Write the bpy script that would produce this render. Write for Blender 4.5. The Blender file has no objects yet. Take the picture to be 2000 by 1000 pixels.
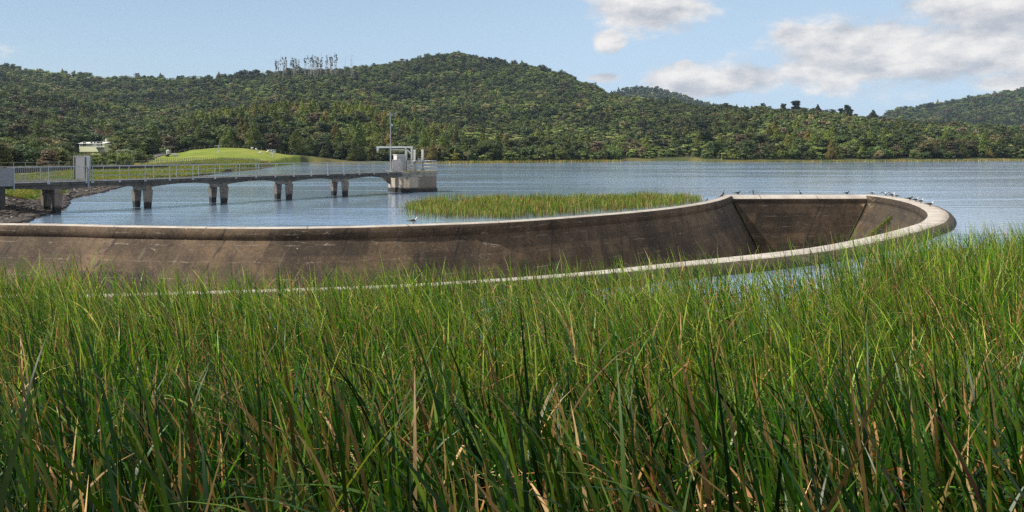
import bpy, bmesh, math, random
import numpy as np
from mathutils import Vector, Matrix
from mathutils.geometry import tessellate_polygon

SC = bpy.context.scene
COL = SC.collection
R = math.radians
rnd = random.Random(7)
rng = np.random.default_rng(11)

# ------------------------------------------------------------------ camera
EYE, HZ, F = 4.5, 296.0, 1600.0       # eye height (m), horizon row and focal length of the 2000 px photograph
cam = bpy.data.objects.new('camera', bpy.data.cameras.new('camera'))
COL.objects.link(cam)
cam.location = (0, 0, EYE)
cam.rotation_euler = (R(90), 0, 0)
cam.data.sensor_width = 36
cam.data.lens = 36 * F / 2000
cam.data.shift_y = -(500 - HZ) / 2000
cam.data.clip_start = .05
cam.data.clip_end = 9000
SC.camera = cam

def P(px, y, Y):                       # where a point of the photograph stands when it is Y metres away
    return Vector(((px - 1000) / F * Y, Y, EYE - (y - HZ) / F * Y))

# ------------------------------------------------------------------ light
SUN_AZ, SUN_EL = R(-97), R(50)         # sun high on the left
sun = bpy.data.objects.new('sun', bpy.data.lights.new('sun', 'SUN'))
COL.objects.link(sun)
sun.data.energy = 5.0
sun.data.angle = R(.5)
sun.data.color = (1, .93, .82)
sd = Vector((math.sin(SUN_AZ) * math.cos(SUN_EL), math.cos(SUN_AZ) * math.cos(SUN_EL), math.sin(SUN_EL)))
sun.rotation_euler = sd.to_track_quat('Z', 'Y').to_euler()

VS = SC.view_settings
VS.view_transform = 'Standard'
VS.look = 'None'
VS.exposure = 0.5
VS.gamma = 1
VS.use_curve_mapping = False
SC.cycles.max_bounces = 6
SC.cycles.diffuse_bounces = 2
SC.cycles.glossy_bounces = 3
SC.cycles.transparent_max_bounces = 4
SC.cycles.volume_bounces = 0
SC.cycles.use_denoising = False


class NT:                              # short hand for node trees
    def __init__(s, tree):
        s.t = tree
    def n(s, typ, **kw):
        x = s.t.nodes.new(typ)
        for k, v in kw.items():
            setattr(x, k, v)
        return x
    def put(s, sock, v):
        if hasattr(v, 'is_output'):
            s.t.links.new(v, sock)
        elif isinstance(v, (tuple, list)) and len(v) == 3 and sock.type == 'RGBA':
            sock.default_value = (*v, 1)
        else:
            sock.default_value = v
    def m(s, op, a, b=0.0, c=0.0, clamp=False):
        x = s.n('ShaderNodeMath', operation=op, use_clamp=clamp)
        s.put(x.inputs[0], a); s.put(x.inputs[1], b); s.put(x.inputs[2], c)
        return x.outputs[0]
    def ss(s, v, a, b):                # smoothstep a..b -> 0..1
        x = s.n('ShaderNodeMapRange', interpolation_type='SMOOTHSTEP')
        s.put(x.inputs[0], v); s.put(x.inputs[1], a); s.put(x.inputs[2], b)
        return x.outputs[0]
    def lin(s, v, a, b, c=0.0, d=1.0):
        x = s.n('ShaderNodeMapRange')
        s.put(x.inputs[0], v); s.put(x.inputs[1], a); s.put(x.inputs[2], b); s.put(x.inputs[3], c); s.put(x.inputs[4], d)
        return x.outputs[0]
    def mix(s, f, a, b, blend='MIX'):
        x = s.n('ShaderNodeMix', data_type='RGBA', blend_type=blend)
        s.put(x.inputs[0], f); s.put(x.inputs[6], a); s.put(x.inputs[7], b)
        return x.outputs[2]
    def noise(s, vec, scale, detail=3, rough=.55, dist=0.0):
        x = s.n('ShaderNodeTexNoise')
        if vec is not None: s.put(x.inputs['Vector'], vec)
        s.put(x.inputs['Scale'], scale); s.put(x.inputs['Detail'], detail); s.put(x.inputs['Roughness'], rough); s.put(x.inputs['Distortion'], dist)
        return x.outputs[0]
    def vmul(s, vec, k, add=(0, 0, 0)):
        x = s.n('ShaderNodeVectorMath', operation='MULTIPLY_ADD')
        s.put(x.inputs[0], vec); x.inputs[1].default_value = k; x.inputs[2].default_value = add
        return x.outputs[0]
    def comb(s, a, b, c):
        x = s.n('ShaderNodeCombineXYZ')
        s.put(x.inputs[0], a); s.put(x.inputs[1], b); s.put(x.inputs[2], c)
        return x.outputs[0]


# ------------------------------------------------------------------ sky with clouds
world = bpy.data.worlds.new('World')
SC.world = world
world.use_nodes = True
w = NT(world.node_tree)
bg = world.node_tree.nodes['Background']
out = world.node_tree.nodes['World Output']
sky = w.n('ShaderNodeTexSky', sky_type='NISHITA')
sky.sun_disc = False
sky.sun_elevation = SUN_EL
sky.sun_rotation = SUN_AZ
sky.altitude = 50
sky.air_density = 1.0
sky.dust_density = .6
sky.ozone_density = 2.2
w.put(bg.inputs[0], sky.outputs[0])
bg.inputs[1].default_value = .074
tc = w.n('ShaderNodeTexCoord').outputs['Generated']
sx = w.n('ShaderNodeSeparateXYZ'); w.put(sx.inputs[0], tc)
az = w.m('MULTIPLY', w.m('ARCTAN2', sx.outputs[0], sx.outputs[1]), 180 / math.pi)
el = w.m('MULTIPLY', w.m('ARCSINE', sx.outputs[2]), 180 / math.pi)
pv = w.comb(az, w.m('MULTIPLY', el, 1.9), 0.0)
wn = w.noise(pv, .16, 5, .58)
wn2 = w.noise(w.vmul(pv, (1, 1, 1), (7, 3, 2)), .5, 6, .6)
up = w.noise(w.vmul(pv, (1, 1, 1), (-.7, 1.5, 0)), .16, 5, .58)

def blob(px, y, rx, ry, low=0.0):               # an oval of cloud in degrees of bearing and height
    a = math.degrees(math.atan((px - 1000) / F)); e = math.degrees(math.atan((HZ - y) / math.hypot(F, px - 1000)))
    da = w.m('DIVIDE', w.m('SUBTRACT', az, a), rx)
    de = w.m('DIVIDE', w.m('SUBTRACT', el, e), ry)
    d = w.m('SQRT', w.m('ADD', w.m('MULTIPLY', da, da), w.m('MULTIPLY', de, de)))
    return w.m('SUBTRACT', 1.0 - low, d)
blobs = [(1270, 8, 4.6, 2.0), (1345, 160, 3.6, 1.3), (1470, 152, 2.8, 1.0), (1620, 135, 4.2, 1.6), (1720, 100, 7.0, 2.6),
         (1560, 70, 2.0, .9), (1860, 100, 7.0, 2.4), (1940, 12, 5.5, 1.9), (2100, 100, 6, 3), (1180, 152, 1.3, .4), (1190, 80, 1.2, .9),
         (1680, 95, 9, 3.2, .30), (1960, 20, 7, 2.2, .1), (1960, 160, 2.0, .7), (1335, 128, .9, .4), (2400, 60, 9, 4), (-500, 60, 9, 2)]
cov = None
for b in blobs:
    f = blob(*b)
    cov = f if cov is None else w.m('MAXIMUM', cov, f)
cov = w.m('MAXIMUM', cov, -1.0)
hi = w.m('MULTIPLY', w.ss(el, 12.5, 20.0), w.m('ADD', w.m('SUBTRACT', w.noise(tc, 3.0, 5, .55), .52), w.lin(az, -25.0, 12.0, -.2, .34)))   # broken cloud overhead, above the picture
cv = w.m('ADD', cov, w.m('ADD', w.m('MULTIPLY', w.m('SUBTRACT', wn, .5), 1.7), w.m('MULTIPLY', w.m('SUBTRACT', wn2, .5), 1.1)))
cover = w.ss(cv, -.22, .42)
cover = w.m('MAXIMUM', w.m('MULTIPLY', cover, .93), w.ss(hi, .0, .12))
shade = w.m('ADD', .52, w.m('MULTIPLY', w.m('SUBTRACT', wn, up), 4.2), clamp=True)
ccol = w.mix(shade, (.54, .56, .61), (1.0, .96, .92))
bg2 = w.n('ShaderNodeBackground')
w.put(bg2.inputs[0], ccol); bg2.inputs[1].default_value = .68
# thin veil that whitens the sky towards the horizon and the right
veil = w.m('MULTIPLY', w.m('SUBTRACT', 1.0, w.ss(el, 2.0, 32.0)), w.lin(az, -32.0, 6.0, .34, .74))
bg3 = w.n('ShaderNodeBackground'); w.put(bg3.inputs[0], (.60, .79, 1.0)); bg3.inputs[1].default_value = .72
mv = w.n('ShaderNodeMixShader'); w.put(mv.inputs[0], veil)
w.t.links.new(bg.outputs[0], mv.inputs[1]); w.t.links.new(bg3.outputs[0], mv.inputs[2])
mx = w.n('ShaderNodeMixShader')
w.put(mx.inputs[0], cover); w.t.links.new(mv.outputs[0], mx.inputs[1]); w.t.links.new(bg2.outputs[0], mx.inputs[2])
w.t.links.new(mx.outputs[0], out.inputs[0])

# ------------------------------------------------------------------ helpers
def tag(o, label=None, cat=None, group=None, kind=None):
    if label: o['label'] = label
    if cat: o['category'] = cat
    if group: o['group'] = group
    if kind: o['kind'] = kind
    return o

def empty(name, loc, label=None, cat=None, group=None, rz=0):
    o = bpy.data.objects.new(name, None)
    COL.objects.link(o)
    o.location = loc; o.rotation_euler = (0, 0, rz); o.empty_display_size = .3
    return tag(o, label, cat, group)

def link(name, me, parent=None):
    o = bpy.data.objects.new(name, me)
    COL.objects.link(o)
    if parent is not None: o.parent = parent
    return o

class MB:                              # collects simple solids into one mesh
    def __init__(s):
        s.v = []; s.f = []; s.mi = []; s.uv = {}
    def add(s, vs, fs, mi=0):
        b = len(s.v)
        s.v += [tuple(p) for p in vs]
        s.f += [tuple(b + i for i in q) for q in fs]
        s.mi += [mi] * len(fs)
        return s
    def box(s, c, size, rz=0, mi=0, taper=1.0, rot=None):
        hx, hy, hz = size[0] / 2, size[1] / 2, size[2] / 2
        M = rot if rot is not None else Matrix.Rotation(rz, 3, 'Z')
        vs = []
        for z in (-1, 1):
            k = taper if z > 0 else 1
            for x, y in ((-1, -1), (1, -1), (1, 1), (-1, 1)):
                vs.append(Vector(c) + M @ Vector((x * hx * k, y * hy * k, z * hz)))
        return s.add(vs, [(3, 2, 1, 0), (4, 5, 6, 7), (0, 1, 5, 4), (1, 2, 6, 5), (2, 3, 7, 6), (3, 0, 4, 7)], mi)
    def tube(s, pts, rad, n=8, mi=0, cap=True, sq=(1, 1)):
        pts = [Vector(p) for p in pts]
        if not hasattr(rad, '__len__'): rad = [rad] * len(pts)
        rings = []; ref = None
        for i, p in enumerate(pts):
            t = (pts[min(i + 1, len(pts) - 1)] - pts[max(i - 1, 0)]).normalized()
            if ref is None:
                ref = Vector((0, 1, 0)) if abs(t.y) < .8 else Vector((0, 0, 1))
            a = (ref - t * ref.dot(t)).normalized(); b = t.cross(a)
            ref = a
            rings.append([p + (a * math.cos(k * 2 * math.pi / n) * sq[0] + b * math.sin(k * 2 * math.pi / n) * sq[1]) * rad[i] for k in range(n)])
        vs = [q for r in rings for q in r]; fs = []
        for i in range(len(rings) - 1):
            for k in range(n):
                k2 = (k + 1) % n
                fs.append((i * n + k, i * n + k2, (i + 1) * n + k2, (i + 1) * n + k))
        if cap:
            fs.append(tuple(range(n - 1, -1, -1))); fs.append(tuple((len(rings) - 1) * n + k for k in range(n)))
        return s.add(vs, fs, mi)
    def prism(s, poly, z0, z1, mi=0):
        n = len(poly)
        vs = [(x, y, z0) for x, y in poly] + [(x, y, z1) for x, y in poly]
        return s.add(vs, [tuple(range(n - 1, -1, -1)), tuple(range(n, 2 * n))] + [(i, (i + 1) % n, n + (i + 1) % n, n + i) for i in range(n)], mi)
    def mesh(s, name, mats, smooth=False, bevel=0):
        me = bpy.data.meshes.new(name)
        me.from_pydata(s.v, [], s.f)
        if not isinstance(mats, (list, tuple)): mats = [mats]
        for m in mats: me.materials.append(m)
        me.polygons.foreach_set('material_index', s.mi)
        if bevel:
            bm = bmesh.new(); bm.from_mesh(me)
            es = [e for e in bm.edges if len(e.link_faces) == 2 and e.calc_face_angle(0) > .5]
            bmesh.ops.bevel(bm, geom=es, offset=bevel, segments=1, affect='EDGES', clamp_overlap=True)
            bm.to_mesh(me); bm.free()
        if smooth: me.shade_smooth()
        me.update()
        return me
    def build(s, name, mats, parent=None, smooth=False, bevel=0):
        return link(name, s.mesh(name, mats, smooth, bevel), parent)

def grid_mesh(name, V, F_, mats, smooth=True, uv=None, col=None, mi=None):
    me = bpy.data.meshes.new(name)
    V = np.asarray(V, dtype=np.float32); F_ = np.asarray(F_, dtype=np.int32)
    me.vertices.add(len(V)); me.vertices.foreach_set('co', V.ravel())
    me.loops.add(F_.size); me.loops.foreach_set('vertex_index', F_.ravel())
    me.polygons.add(len(F_))
    k = F_.shape[1]
    me.polygons.foreach_set('loop_start', np.arange(0, F_.size, k, dtype=np.int32))
    if not isinstance(mats, (list, tuple)): mats = [mats]
    for m in mats: me.materials.append(m)
    if mi is not None: me.polygons.foreach_set('material_index', np.asarray(mi, dtype=np.int32))
    me.update(calc_edges=True)
    if uv is not None:
        l = me.uv_layers.new(name='UVMap')
        l.data.foreach_set('uv', np.asarray(uv, dtype=np.float32)[F_.ravel()].ravel())
    if col is not None:
        a = me.color_attributes.new('Col', 'FLOAT_COLOR', 'POINT')
        c = np.ones((len(V), 4), dtype=np.float32); c[:, :3] = col
        a.data.foreach_set('color', c.ravel())
    if smooth: me.polygons.foreach_set('use_smooth', np.ones(len(F_), dtype=bool))
    return me

# value noise for placement and relief
_perm = rng.random((256, 256))
def vnoise(x, y):
    x = np.asarray(x, dtype=float); y = np.asarray(y, dtype=float)
    xi = np.floor(x).astype(int); yi = np.floor(y).astype(int)
    fx = x - xi; fy = y - yi
    fx = fx * fx * (3 - 2 * fx); fy = fy * fy * (3 - 2 * fy)
    g = lambda a, b: _perm[a & 255, b & 255]
    return (g(xi, yi) * (1 - fx) + g(xi + 1, yi) * fx) * (1 - fy) + (g(xi, yi + 1) * (1 - fx) + g(xi + 1, yi + 1) * fx) * fy
def fbm(x, y, o=4):
    s = 0; a = .5; t = 0
    for i in range(o):
        s = s + a * vnoise(x * 2 ** i + 17 * i, y * 2 ** i + 5 * i); t += a; a *= .5
    return s / t

# ------------------------------------------------------------------ materials
def mat(name):
    m = bpy.data.materials.new(name); m.use_nodes = True
    t = NT(m.node_tree)
    return m, t, m.node_tree.nodes['Principled BSDF']

def bump(t, h, strength, dist, p):
    b = t.n('ShaderNodeBump'); b.inputs['Strength'].default_value = strength; b.inputs['Distance'].default_value = dist
    t.put(b.inputs['Height'], h); t.t.links.new(b.outputs[0], p.inputs['Normal'])

def pos(t): return t.n('ShaderNodeNewGeometry').outputs['Position']
def objc(t): return t.n('ShaderNodeTexCoord').outputs['Object']

def simple(name, c1, c2, scale=2.0, rough=.8, metal=0.0, bstr=.2, dark=None):
    m, t, p = mat(name)
    o = objc(t)
    f = t.ss(t.noise(o, scale, 5, .6), .35, .68)
    c = t.mix(f, c1, c2)
    if dark is not None:
        g = t.ss(t.noise(t.vmul(o, (1, 1, .35)), scale * 2.3, 5, .65), .52, .7)
        c = t.mix(t.m('MULTIPLY', g, .8), c, dark)
    t.put(p.inputs['Base Color'], c); p.inputs['Roughness'].default_value = rough; p.inputs['Metallic'].default_value = metal
    if bstr: bump(t, t.noise(o, scale * 8, 4, .7), bstr, .03, p)
    return m

def concrete(name, base, light, dark, waterline=False, moss=False, scale=1.0, right_dark=False):
    m, t, p = mat(name)
    o = pos(t)
    n1 = t.noise(o, .9 * scale, 6, .65); n2 = t.noise(t.vmul(o, (1, 1, .25)), 2.4 * scale, 5, .6); n3 = t.noise(o, 14 * scale, 3, .6)
    c = t.mix(t.ss(n1, .3, .7), base, light)
    c = t.mix(t.m('MULTIPLY', t.ss(n2, .5, .72), .85), c, dark)
    c = t.mix(t.m('MULTIPLY', t.ss(n3, .56, .7), .5), c, dark)
    z = t.n('ShaderNodeSeparateXYZ'); t.put(z.inputs[0], o)
    if waterline:
        g = t.ss(t.m('ADD', z.outputs[2], t.m('MULTIPLY', n1, .35)), .80, .55)
        c = t.mix(g, c, (.022, .018, .014))
    if right_dark:                          # darker brown over the right part of the tower, ragged edge
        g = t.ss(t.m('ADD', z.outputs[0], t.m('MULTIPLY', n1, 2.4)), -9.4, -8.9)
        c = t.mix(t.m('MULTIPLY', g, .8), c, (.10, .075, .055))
    if moss:
        g = t.m('MULTIPLY', t.ss(n1, .42, .6), t.ss(z.outputs[2], 2.1, 2.4))
        c = t.mix(g, c, (.11, .10, .02))
    t.put(p.inputs['Base Color'], c); p.inputs['Roughness'].default_value = .9
    bump(t, t.m('ADD', n3, n1), .4, .03, p)
    return m

M = {}
M['pier'] = concrete('pier concrete', (.12, .092, .07), (.20, .16, .125), (.045, .036, .028), waterline=True)
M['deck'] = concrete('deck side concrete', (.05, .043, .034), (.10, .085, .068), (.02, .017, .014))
M['slab'] = simple('pale kerb concrete', (.36, .35, .32), (.24, .23, .2), 3, .85)
M['tower'] = concrete('tower concrete', (.34, .26, .185), (.42, .33, .24), (.11, .085, .065), waterline=True, scale=.7, right_dark=True)
M['cap'] = concrete('tower cap concrete', (.22, .18, .13), (.28, .24, .18), (.08, .065, .05), moss=True)
M['galv'] = simple('galvanised steel', (.33, .34, .34), (.23, .24, .24), 5, .5, .35, .05)
M['mesh'] = simple('grey perforated gate panel', (.22, .23, .235), (.16, .165, .17), 9, .6, .2, .1)
M['cream'] = simple('cream painted steel', (.62, .60, .52), (.5, .48, .42), 4, .55, 0, .05)
M['pink'] = simple('pinkish cream cabinet paint', (.60, .50, .43), (.52, .43, .37), 4, .6, 0, .05)
M['shadedoor'] = simple('shaded cabinet side', (.34, .35, .34), (.30, .31, .30), 4, .6, 0, .05)  # shade on the pink cabinet's right front, put into a grey
M['darkmetal'] = simple('dark steel', (.08, .08, .08), (.05, .05, .05), 4, .5, .6, .05)
M['white'] = simple('white paint', (.62, .62, .57), (.52, .52, .48), 3, .6, 0, .05)
M['house'] = simple('cream weatherboard', (.80, .82, .54), (.76, .78, .50), 2, .7, 0, .05)
M['glass'] = simple('dark window glass', (.03, .035, .04), (.05, .05, .05), 1, .15, 0, 0)
M['wood'] = simple('weathered grey timber', (.26, .24, .2), (.17, .15, .13), 6, .9)
M['blackwall'] = simple('dark stained parapet', (.03, .03, .03), (.055, .053, .05), .6, .9)
M['rock'] = simple('dark wet bank rock', (.026, .020, .016), (.062, .048, .037), 1.2, .8, 0, .5, dark=(.012, .010, .008))
M['palerock'] = simple('pale dry bank rock', (.34, .29, .24), (.22, .18, .15), 2, .85, 0, .4)
M['gravel'] = simple('gravel road', (.16, .145, .14), (.22, .2, .19), .5, .95)
M['bark'] = simple('grey brown bark', (.14, .115, .09), (.075, .06, .05), 3, .9)
M['deadbark'] = simple('pale dead wood', (.42, .38, .34), (.28, .25, .22), 1, .9)
M['fernstem'] = simple('dark fern stem', (.06, .045, .03), (.03, .025, .02), 3, .95)

def wall_mat():
    m, t, p = mat('algae stained trough concrete')
    uv = t.n('ShaderNodeUVMap').outputs[0]; o = pos(t)
    s = t.n('ShaderNodeSeparateXYZ'); t.put(s.inputs[0], uv)
    u, v = s.outputs[0], s.outputs[1]
    n1 = t.noise(o, .45, 6, .62); n2 = t.noise(o, 2.2, 6, .7); n3 = t.noise(o, 11, 4, .75)
    c = t.mix(t.ss(n1, .36, .64), (.062, .044, .028), (.165, .115, .072))
    c = t.mix(t.m('MULTIPLY', t.ss(n2, .48, .7), .7), c, (.045, .032, .025))
    c = t.mix(t.m('MULTIPLY', t.ss(n3, .50, .64), .6), c, (.25, .195, .14))
    c = t.mix(t.m('MULTIPLY', t.ss(t.noise(o, 5.5, 6, .8), .52, .62), .5), c, (.035, .026, .02))
    # broad panels of slightly different age
    br = t.n('ShaderNodeTexBrick'); t.put(br.inputs['Vector'], t.comb(t.m('ADD', u, t.m('MULTIPLY', v, .35)), v, 0.0))
    br.inputs['Scale'].default_value = 1; br.inputs['Brick Width'].default_value = 5.2; br.inputs['Row Height'].default_value = .95
    br.inputs['Mortar Size'].default_value = .025; br.inputs['Color1'].default_value = (.62, .62, .62, 1); br.inputs['Color2'].default_value = (1.38, 1.34, 1.26, 1)
    br.inputs['Mortar'].default_value = (1, 1, 1, 1); br.inputs['Bias'].default_value = 0
    c = t.mix(1.0, c, br.outputs[0], 'MULTIPLY')
    c = t.mix(1.0, c, (.84, .80, .73), 'MULTIPLY')
    # pour lines: pale broken dashes and dark ones
    row = t.m('FRACT', t.m('DIVIDE', t.m('ADD', v, t.m('MULTIPLY', n1, .35)), .95))
    ln = t.m('SUBTRACT', 1.0, t.ss(t.m('ABSOLUTE', t.m('SUBTRACT', row, .5)), .010, .055))
    br1 = t.noise(t.comb(t.m('MULTIPLY', u, .55), t.m('FLOOR', t.m('DIVIDE', v, .95)), 0.0), 1.0, 4, .7)
    c = t.mix(t.m('MULTIPLY', ln, t.m('MULTIPLY', t.ss(br1, .46, .62), t.ss(n3, .38, .56))), c, (.30, .24, .18))
    c = t.mix(t.m('MULTIPLY', ln, t.ss(br1, .46, .36)), c, (.025, .018, .014))
    # construction joints down the slope
    sk = t.m('ADD', u, t.m('ADD', t.m('MULTIPLY', v, .42), t.m('MULTIPLY', n1, .5)))
    jn = t.m('SUBTRACT', 1.0, t.ss(t.m('ABSOLUTE', t.m('SUBTRACT', t.m('FRACT', t.m('DIVIDE', sk, 6.3)), .5)), .004, .016))
    c = t.mix(t.m('MULTIPLY', jn, t.m('MULTIPLY', .8, t.ss(n2, .35, .55))), c, (.022, .017, .013))
    # chipped patches near the top edge, lime runs
    sp = t.m('MULTIPLY', t.ss(t.noise(t.comb(t.m('MULTIPLY', u, .35), v, 3.0), 1.9, 6, .72, 1.2), .64, .68), t.ss(v, 1.05, .6))
    c = t.mix(sp, c, (.42, .33, .25))
    fl = t.ss(t.noise(t.comb(u, t.m('MULTIPLY', v, .45), 9.0), 3.2, 4, .7, 1.5), .73, .78)
    c = t.mix(t.m('MULTIPLY', fl, .7), c, (.36, .31, .25))
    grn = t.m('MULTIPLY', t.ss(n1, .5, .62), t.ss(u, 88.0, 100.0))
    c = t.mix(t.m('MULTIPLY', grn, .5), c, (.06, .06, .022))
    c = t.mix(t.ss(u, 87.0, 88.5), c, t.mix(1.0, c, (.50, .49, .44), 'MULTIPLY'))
    # fine cracks and lime streaks running down the slope
    vo = t.n('ShaderNodeTexVoronoi', feature='DISTANCE_TO_EDGE'); wv = t.n('ShaderNodeVectorMath', operation='ADD')
    nn_ = t.n('ShaderNodeTexNoise'); nn_.inputs['Scale'].default_value = .9; nn_.inputs['Detail'].default_value = 5; t.put(nn_.inputs['Vector'], o)
    t.put(wv.inputs[0], t.comb(t.m('MULTIPLY', u, .30), t.m('MULTIPLY', v, .55), 0.0)); t.put(wv.inputs[1], nn_.outputs[1]); t.put(vo.inputs['Vector'], wv.outputs[0]); vo.inputs['Scale'].default_value = .8
    ck = t.m('MULTIPLY', t.m('SUBTRACT', 1.0, t.ss(vo.outputs['Distance'], .004, .016)), t.ss(n2, .44, .56))
    c = t.mix(t.m('MULTIPLY', ck, t.m('MULTIPLY', .55, t.ss(n1, .42, .6))), c, (.24, .20, .15))
    st = t.ss(t.noise(t.comb(t.m('MULTIPLY', t.m('ADD', u, t.m('MULTIPLY', v, .35)), 1.6), t.m('MULTIPLY', v, .16), 4.0), 1.5, 5, .7), .50, .68)
    c = t.mix(t.m('MULTIPLY', st, .55), c, (.040, .032, .025))
    s2 = t.ss(t.noise(t.comb(t.m('MULTIPLY', t.m('ADD', u, t.m('MULTIPLY', v, .3)), 2.4), t.m('MULTIPLY', v, .22), 14.0), 1.5, 5, .7), .60, .72)
    c = t.mix(t.m('MULTIPLY', s2, .45), c, (.24, .20, .155))
    t.put(p.inputs['Base Color'], c); p.inputs['Roughness'].default_value = .88
    bump(t, t.m('ADD', t.m('MULTIPLY', n2, .6), n3), .5, .04, p)
    return m
M['trough'] = wall_mat()

def coping_mat():
    m, t, p = mat('worn pale coping concrete')
    o = pos(t)
    n1 = t.noise(o, .8, 5, .6); n2 = t.noise(o, 5, 5, .7)
    c = t.mix(t.ss(n1, .35, .65), (.42, .385, .335), (.31, .275, .235))
    c = t.mix(t.m('MULTIPLY', t.ss(n2, .6, .7), .75), c, (.17, .12, .085))
    c = t.mix(t.m('MULTIPLY', t.ss(t.noise(o, 16, 3, .6), .6, .68), .4), c, (.2, .16, .12))
    uv = t.n('ShaderNodeSeparateXYZ'); t.put(uv.inputs[0], t.n('ShaderNodeUVMap').outputs[0])
    jn = t.m('SUBTRACT', 1.0, t.ss(t.m('ABSOLUTE', t.m('SUBTRACT', t.m('FRACT', t.m('DIVIDE', t.m('ADD', uv.outputs[0], t.m('MULTIPLY', n2, .12)), 5.4)), .5)), .004, .011))
    c = t.mix(t.m('MULTIPLY', jn, .8), c, (.08, .065, .05))
    ed = t.m('MULTIPLY', t.ss(uv.outputs[1], .22, .02), t.ss(n2, .42, .58))
    c = t.mix(ed, c, (.12, .09, .065))
    dr = t.ss(t.noise(t.vmul(o, (1, 1, 1), (4, 4, 4)), 2.6, 6, .75, 1.0), .64, .67)
    c = t.mix(t.m('MULTIPLY', dr, .8), c, (.11, .085, .065))
    t.put(p.inputs['Base Color'], c); p.inputs['Roughness'].default_value = .85
    bump(t, n2, .3, .02, p)
    return m
M['coping'] = coping_mat()
M['seam'] = simple('mossy joint', (.012, .013, .006), (.035, .042, .012), 2, .95, 0, .5)

def water_mat():
    m, t, p = mat('lake water')
    o = pos(t)
    s = t.n('ShaderNodeSeparateXYZ'); t.put(s.inputs[0], o)
    patch = t.ss(t.noise(t.vmul(o, (.012, .06, 1)), 1.0, 4, .55, .6), .40, .62)
    streak = t.ss(t.noise(t.vmul(o, (.02, .12, 1), (5, 9, 0)), 1.0, 3, .5, .3), .55, .66)
    a = t.noise(t.vmul(o, (.9, 1.4, 1)), 2.4, 4, .6, .6)
    b = t.noise(t.vmul(o, (.8, 1.2, 1)), .8, 4, .65, .8)
    h = t.m('ADD', t.m('MULTIPLY', a, .55), t.m('MULTIPLY', b, 1.0))
    far = t.lin(s.outputs[1], 55.0, 260.0, .48, .85)
    k = t.m('MULTIPLY', far, t.m('ADD', .13, t.m('ADD', t.m('MULTIPLY', patch, .22), t.m('MULTIPLY', streak, .5))))
    bump(t, t.m('MULTIPLY', h, k), 1.0, .16, p)
    t.put(p.inputs['Base Color'], (.50, .71, .98))
    p.inputs['Roughness'].default_value = .09
    p.inputs['IOR'].default_value = 1.33
    p.inputs['Metallic'].default_value = .72
    p.inputs['Specular IOR Level'].default_value = .5
    return m
M['water'] = water_mat()

def ground_mat():
    m, t, p = mat('ground cover')
    at = t.n('ShaderNodeAttribute', attribute_name='Col')
    o = pos(t)
    n = t.noise(o, .35, 6, .7); n2 = t.noise(o, 3.0, 5, .7)
    k = t.m('ADD', t.lin(n, .3, .7, .72, 1.2), t.lin(n2, .3, .7, -.2, .2))
    c = t.mix(1.0, at.outputs['Color'], t.comb(k, k, k), 'MULTIPLY')
    t.put(p.inputs['Base Color'], c); p.inputs['Roughness'].default_value = .95
    p.inputs['Specular IOR Level'].default_value = .1
    bump(t, n2, .6, .2, p)
    return m
M['ground'] = ground_mat()

def leaf_mat(name, c1, c2, c3, rough=.6, trans=.25, spec=.3):
    """c1, c2 spread between plants, c3 is the rarer tint; patches of a hillside differ"""
    m, t, p = mat(name)
    inf = t.n('ShaderNodeObjectInfo'); at = t.n('ShaderNodeAttribute', attribute_name='Col')
    c = t.mix(inf.outputs['Random'], c1, c2)
    c = t.mix(t.ss(inf.outputs['Random'], .80, .96), c, c3)
    n = t.noise(inf.outputs['Location'], .014, 3, .6)
    k = t.m('MULTIPLY', t.lin(n, .34, .66, .42, 1.5), t.lin(t.noise(inf.outputs['Location'], .05, 2, .5), .3, .7, .72, 1.25))
    c = t.mix(1.0, c, at.outputs['Color'], 'MULTIPLY')
    c = t.mix(1.0, c, t.comb(k, k, k), 'MULTIPLY')
    t.put(p.inputs['Base Color'], c); p.inputs['Roughness'].default_value = rough
    p.inputs['Specular IOR Level'].default_value = spec
    if trans:
        tr = t.n('ShaderNodeBsdfTranslucent'); t.put(tr.inputs[0], c)
        ms = t.n('ShaderNodeMixShader'); ms.inputs[0].default_value = trans
        t.t.links.new(p.outputs[0], ms.inputs[1]); t.t.links.new(tr.outputs[0], ms.inputs[2])
        t.t.links.new(ms.outputs[0], m.node_tree.nodes['Material Output'].inputs[0])
    return m
M['bush'] = leaf_mat('native bush leaves', (.045, .080, .018), (.150, .185, .036), (.16, .14, .055))
M['kanuka'] = leaf_mat('fine dark scrub leaves', (.042, .065, .022), (.125, .148, .040), (.15, .115, .062))
M['conifer'] = leaf_mat('yellow green conifer foliage', (.105, .150, .020), (.185, .195, .025), (.19, .15, .03), trans=.2)
M['fern'] = leaf_mat('tree fern fronds', (.12, .18, .036), (.22, .27, .06), (.25, .24, .09), rough=.6, trans=.3, spec=.2)
M['pohutukawa'] = leaf_mat('glossy grey green leaves', (.17, .22, .11), (.19, .235, .12), (.19, .215, .125), rough=.4)
M['deepgreen'] = leaf_mat('deep green leaves', (.022, .052, .020), (.03, .06, .02), (.03, .06, .02))
M['russet'] = leaf_mat('reddish brown leaves', (.17, .09, .06), (.18, .10, .065), (.17, .10, .075))
M['darkpine'] = leaf_mat('dark ridge tree needles', (.045, .065, .034), (.06, .08, .038), (.07, .08, .04))

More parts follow.
